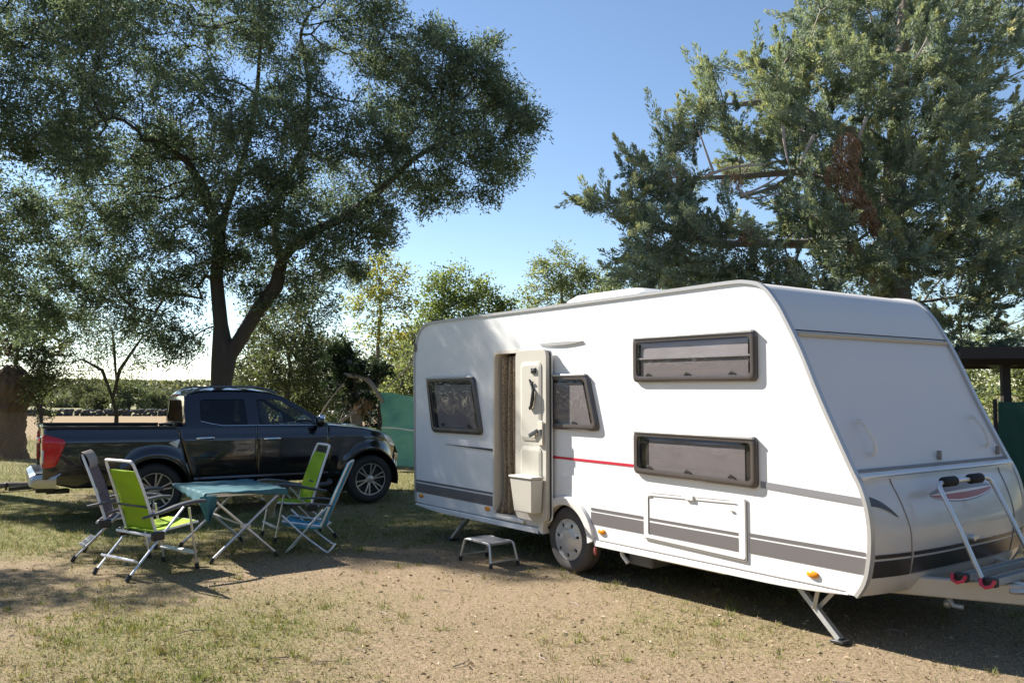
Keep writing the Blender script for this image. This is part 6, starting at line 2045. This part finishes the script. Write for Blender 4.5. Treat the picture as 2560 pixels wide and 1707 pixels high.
def blades(n, y0, y1, power, h0, h1, w, keep_fn, name):
    x, y = in_view(n, y0, y1, power)
    g = np.array([green_amount(a, b) for a, b in zip(x, y)])
    k = keep_fn(x, y, g)
    x, y, g = x[k], y[k], g[k]
    m = len(x)
    z = np.array([ground_height(a, b) if (-12 < a < 10 and 2 < b < 22) else -0.008 for a, b in zip(x, y)])
    h = h0 + (h1 - h0) * rng.random(m) ** 1.5
    h *= 0.6 + 0.8 * g
    ang = rng.random(m) * math.tau
    lean = 0.35 + 1.1 * rng.random(m)
    dirx, diry = np.cos(ang), np.sin(ang)
    base = np.stack([x, y, z], 1)
    side = np.stack([-diry, dirx, np.zeros(m)], 1) * (w * (0.6 + 0.8 * rng.random(m)))[:, None]
    tipv = base + np.stack([dirx * h * np.sin(lean), diry * h * np.sin(lean), np.maximum(0.006, h * np.cos(lean))], 1)
    verts = np.stack([base - side, base + side, tipv], axis=1).reshape(-1, 3)
    green = rng.random(m) < (0.10 + 0.62 * g)
    tone = np.where(green, rng.random(m) * 0.5, 0.55 + 0.45 * rng.random(m))
    me = bpy.data.meshes.new(name)
    me.vertices.add(m * 3)
    me.vertices.foreach_set('co', verts.astype(np.float32).ravel())
    me.loops.add(m * 3)
    me.loops.foreach_set('vertex_index', np.arange(m * 3, dtype=np.int32))
    me.polygons.add(m)
    me.polygons.foreach_set('loop_start', np.arange(0, m * 3, 3, dtype=np.int32))
    me.polygons.foreach_set('loop_total', np.full(m, 3, dtype=np.int32))
    me.update(calc_edges=True)
    at = me.attributes.new('tone', 'FLOAT', 'POINT')
    at.data.foreach_set('value', np.repeat(tone, 3).astype(np.float32))
    me.materials.append(MATS['grass_blade'])
    o = bpy.data.objects.new(name, me)
    COL.objects.link(o)
    return o


o = blades(500000, 4.3, 19, 1.35, 0.012, 0.045, 0.0028, lambda x, y, g: rng.random(len(x)) < (0.45 + 0.55 * g), 'grass')
tag(o, 'short dry grass and green turf blades covering the campsite', 'grass', kind='stuff')
# taller tufts behind the truck and along the fence
o = blades(50000, 14.5, 34, 1.0, 0.05, 0.22, 0.005, lambda x, y, g: rng.random(len(x)) < np.clip((y - 13) / 8, 0.1, 1), 'tall_grass')
tag(o, 'taller dry grass growing behind the pickup', 'grass', kind='stuff')
# fallen leaves
n = 20000
x, y = in_view(n, 4.3, 17, 1.3)
z = np.array([ground_height(a, b) if (-12 < a < 10 and 2 < b < 22) else -0.008 for a, b in zip(x, y)]) + 0.004 + 0.014 * rng.random(n)
C = np.stack([x, y, z], 1)
D = rng.normal(size=(n, 3))
D[:, 2] *= 0.25
big = rng.random(n) ** 2.5
lt = leaf_object('leaf_litter', [leaf_arrays(rng, C, D, 0.012 + 0.035 * big, 0.006 + 0.014 * big, np.clip(rng.random(n) ** 0.9, 0, 1))], 'litter', None)
tag(lt, 'fallen leaves and straw bits strewn over the ground', 'leaves', kind='stuff')

# distinct tufts
nt = 4500
tx, ty = in_view(nt, 4.4, 16, 1.25)
tg_ = np.array([green_amount(a, b) for a, b in zip(tx, ty)])
kp = rng.random(nt) < (0.12 + 0.75 * tg_)
tx, ty = tx[kp], ty[kp]
per_ = 22
cx_, cy_ = np.repeat(tx, per_), np.repeat(ty, per_)
sc_ = np.repeat(0.5 + 0.8 * rng.random(len(tx)), per_)
mt = len(cx_)
ox, oy = rng.normal(size=mt) * 0.028 * sc_, rng.normal(size=mt) * 0.028 * sc_
ang = np.arctan2(oy, ox) + rng.normal(size=mt) * 0.5
hh = (0.025 + 0.045 * rng.random(mt)) * sc_
ln_ = 0.25 + 0.7 * rng.random(mt)
base = np.stack([cx_ + ox, cy_ + oy, np.full(mt, -0.006)], 1)
tipv = base + np.stack([np.cos(ang) * hh * np.sin(ln_), np.sin(ang) * hh * np.sin(ln_), hh * np.cos(ln_)], 1)
sd = np.stack([-np.sin(ang), np.cos(ang), np.zeros(mt)], 1) * 0.0028
D_ = (tipv - base)
gr = leaf_object('grass_tufts', [(np.stack([base - sd, base + sd, tipv + sd * 0.2, tipv - sd * 0.2], 1).reshape(-1, 3), np.repeat(np.clip(np.repeat(0.2 + 0.45 * rng.random(len(tx)), per_) + rng.normal(size=mt) * 0.1, 0, 1), 4))], 'grass_blade', None)
tag(gr, 'small green grass tufts dotted over the dry ground', 'grass', kind='stuff')
# twigs
tw = MB()
r3 = random.Random(8)
for _ in range(110):
    y = 4.4 + 11 * r3.random() ** 1.4
    x = (r3.random() * 2 - 1) * (y * 0.62)
    a = r3.random() * math.tau
    l_ = r3.uniform(0.05, 0.22)
    z = ground_height(x, y) + 0.008
    tw.tube([(x, y, z), (x + math.cos(a) * l_ * .5, y + math.sin(a) * l_ * .5, z + r3.uniform(0, .012)), (x + math.cos(a + .3) * l_, y + math.sin(a + .3) * l_, z)], [0.004, 0.0035, 0.002], 4, cap=False)
o = tw.build('twigs', 'dead_wood', None, fix=False)
tag(o, 'small dry twigs scattered over the ground', 'twigs', kind='stuff')
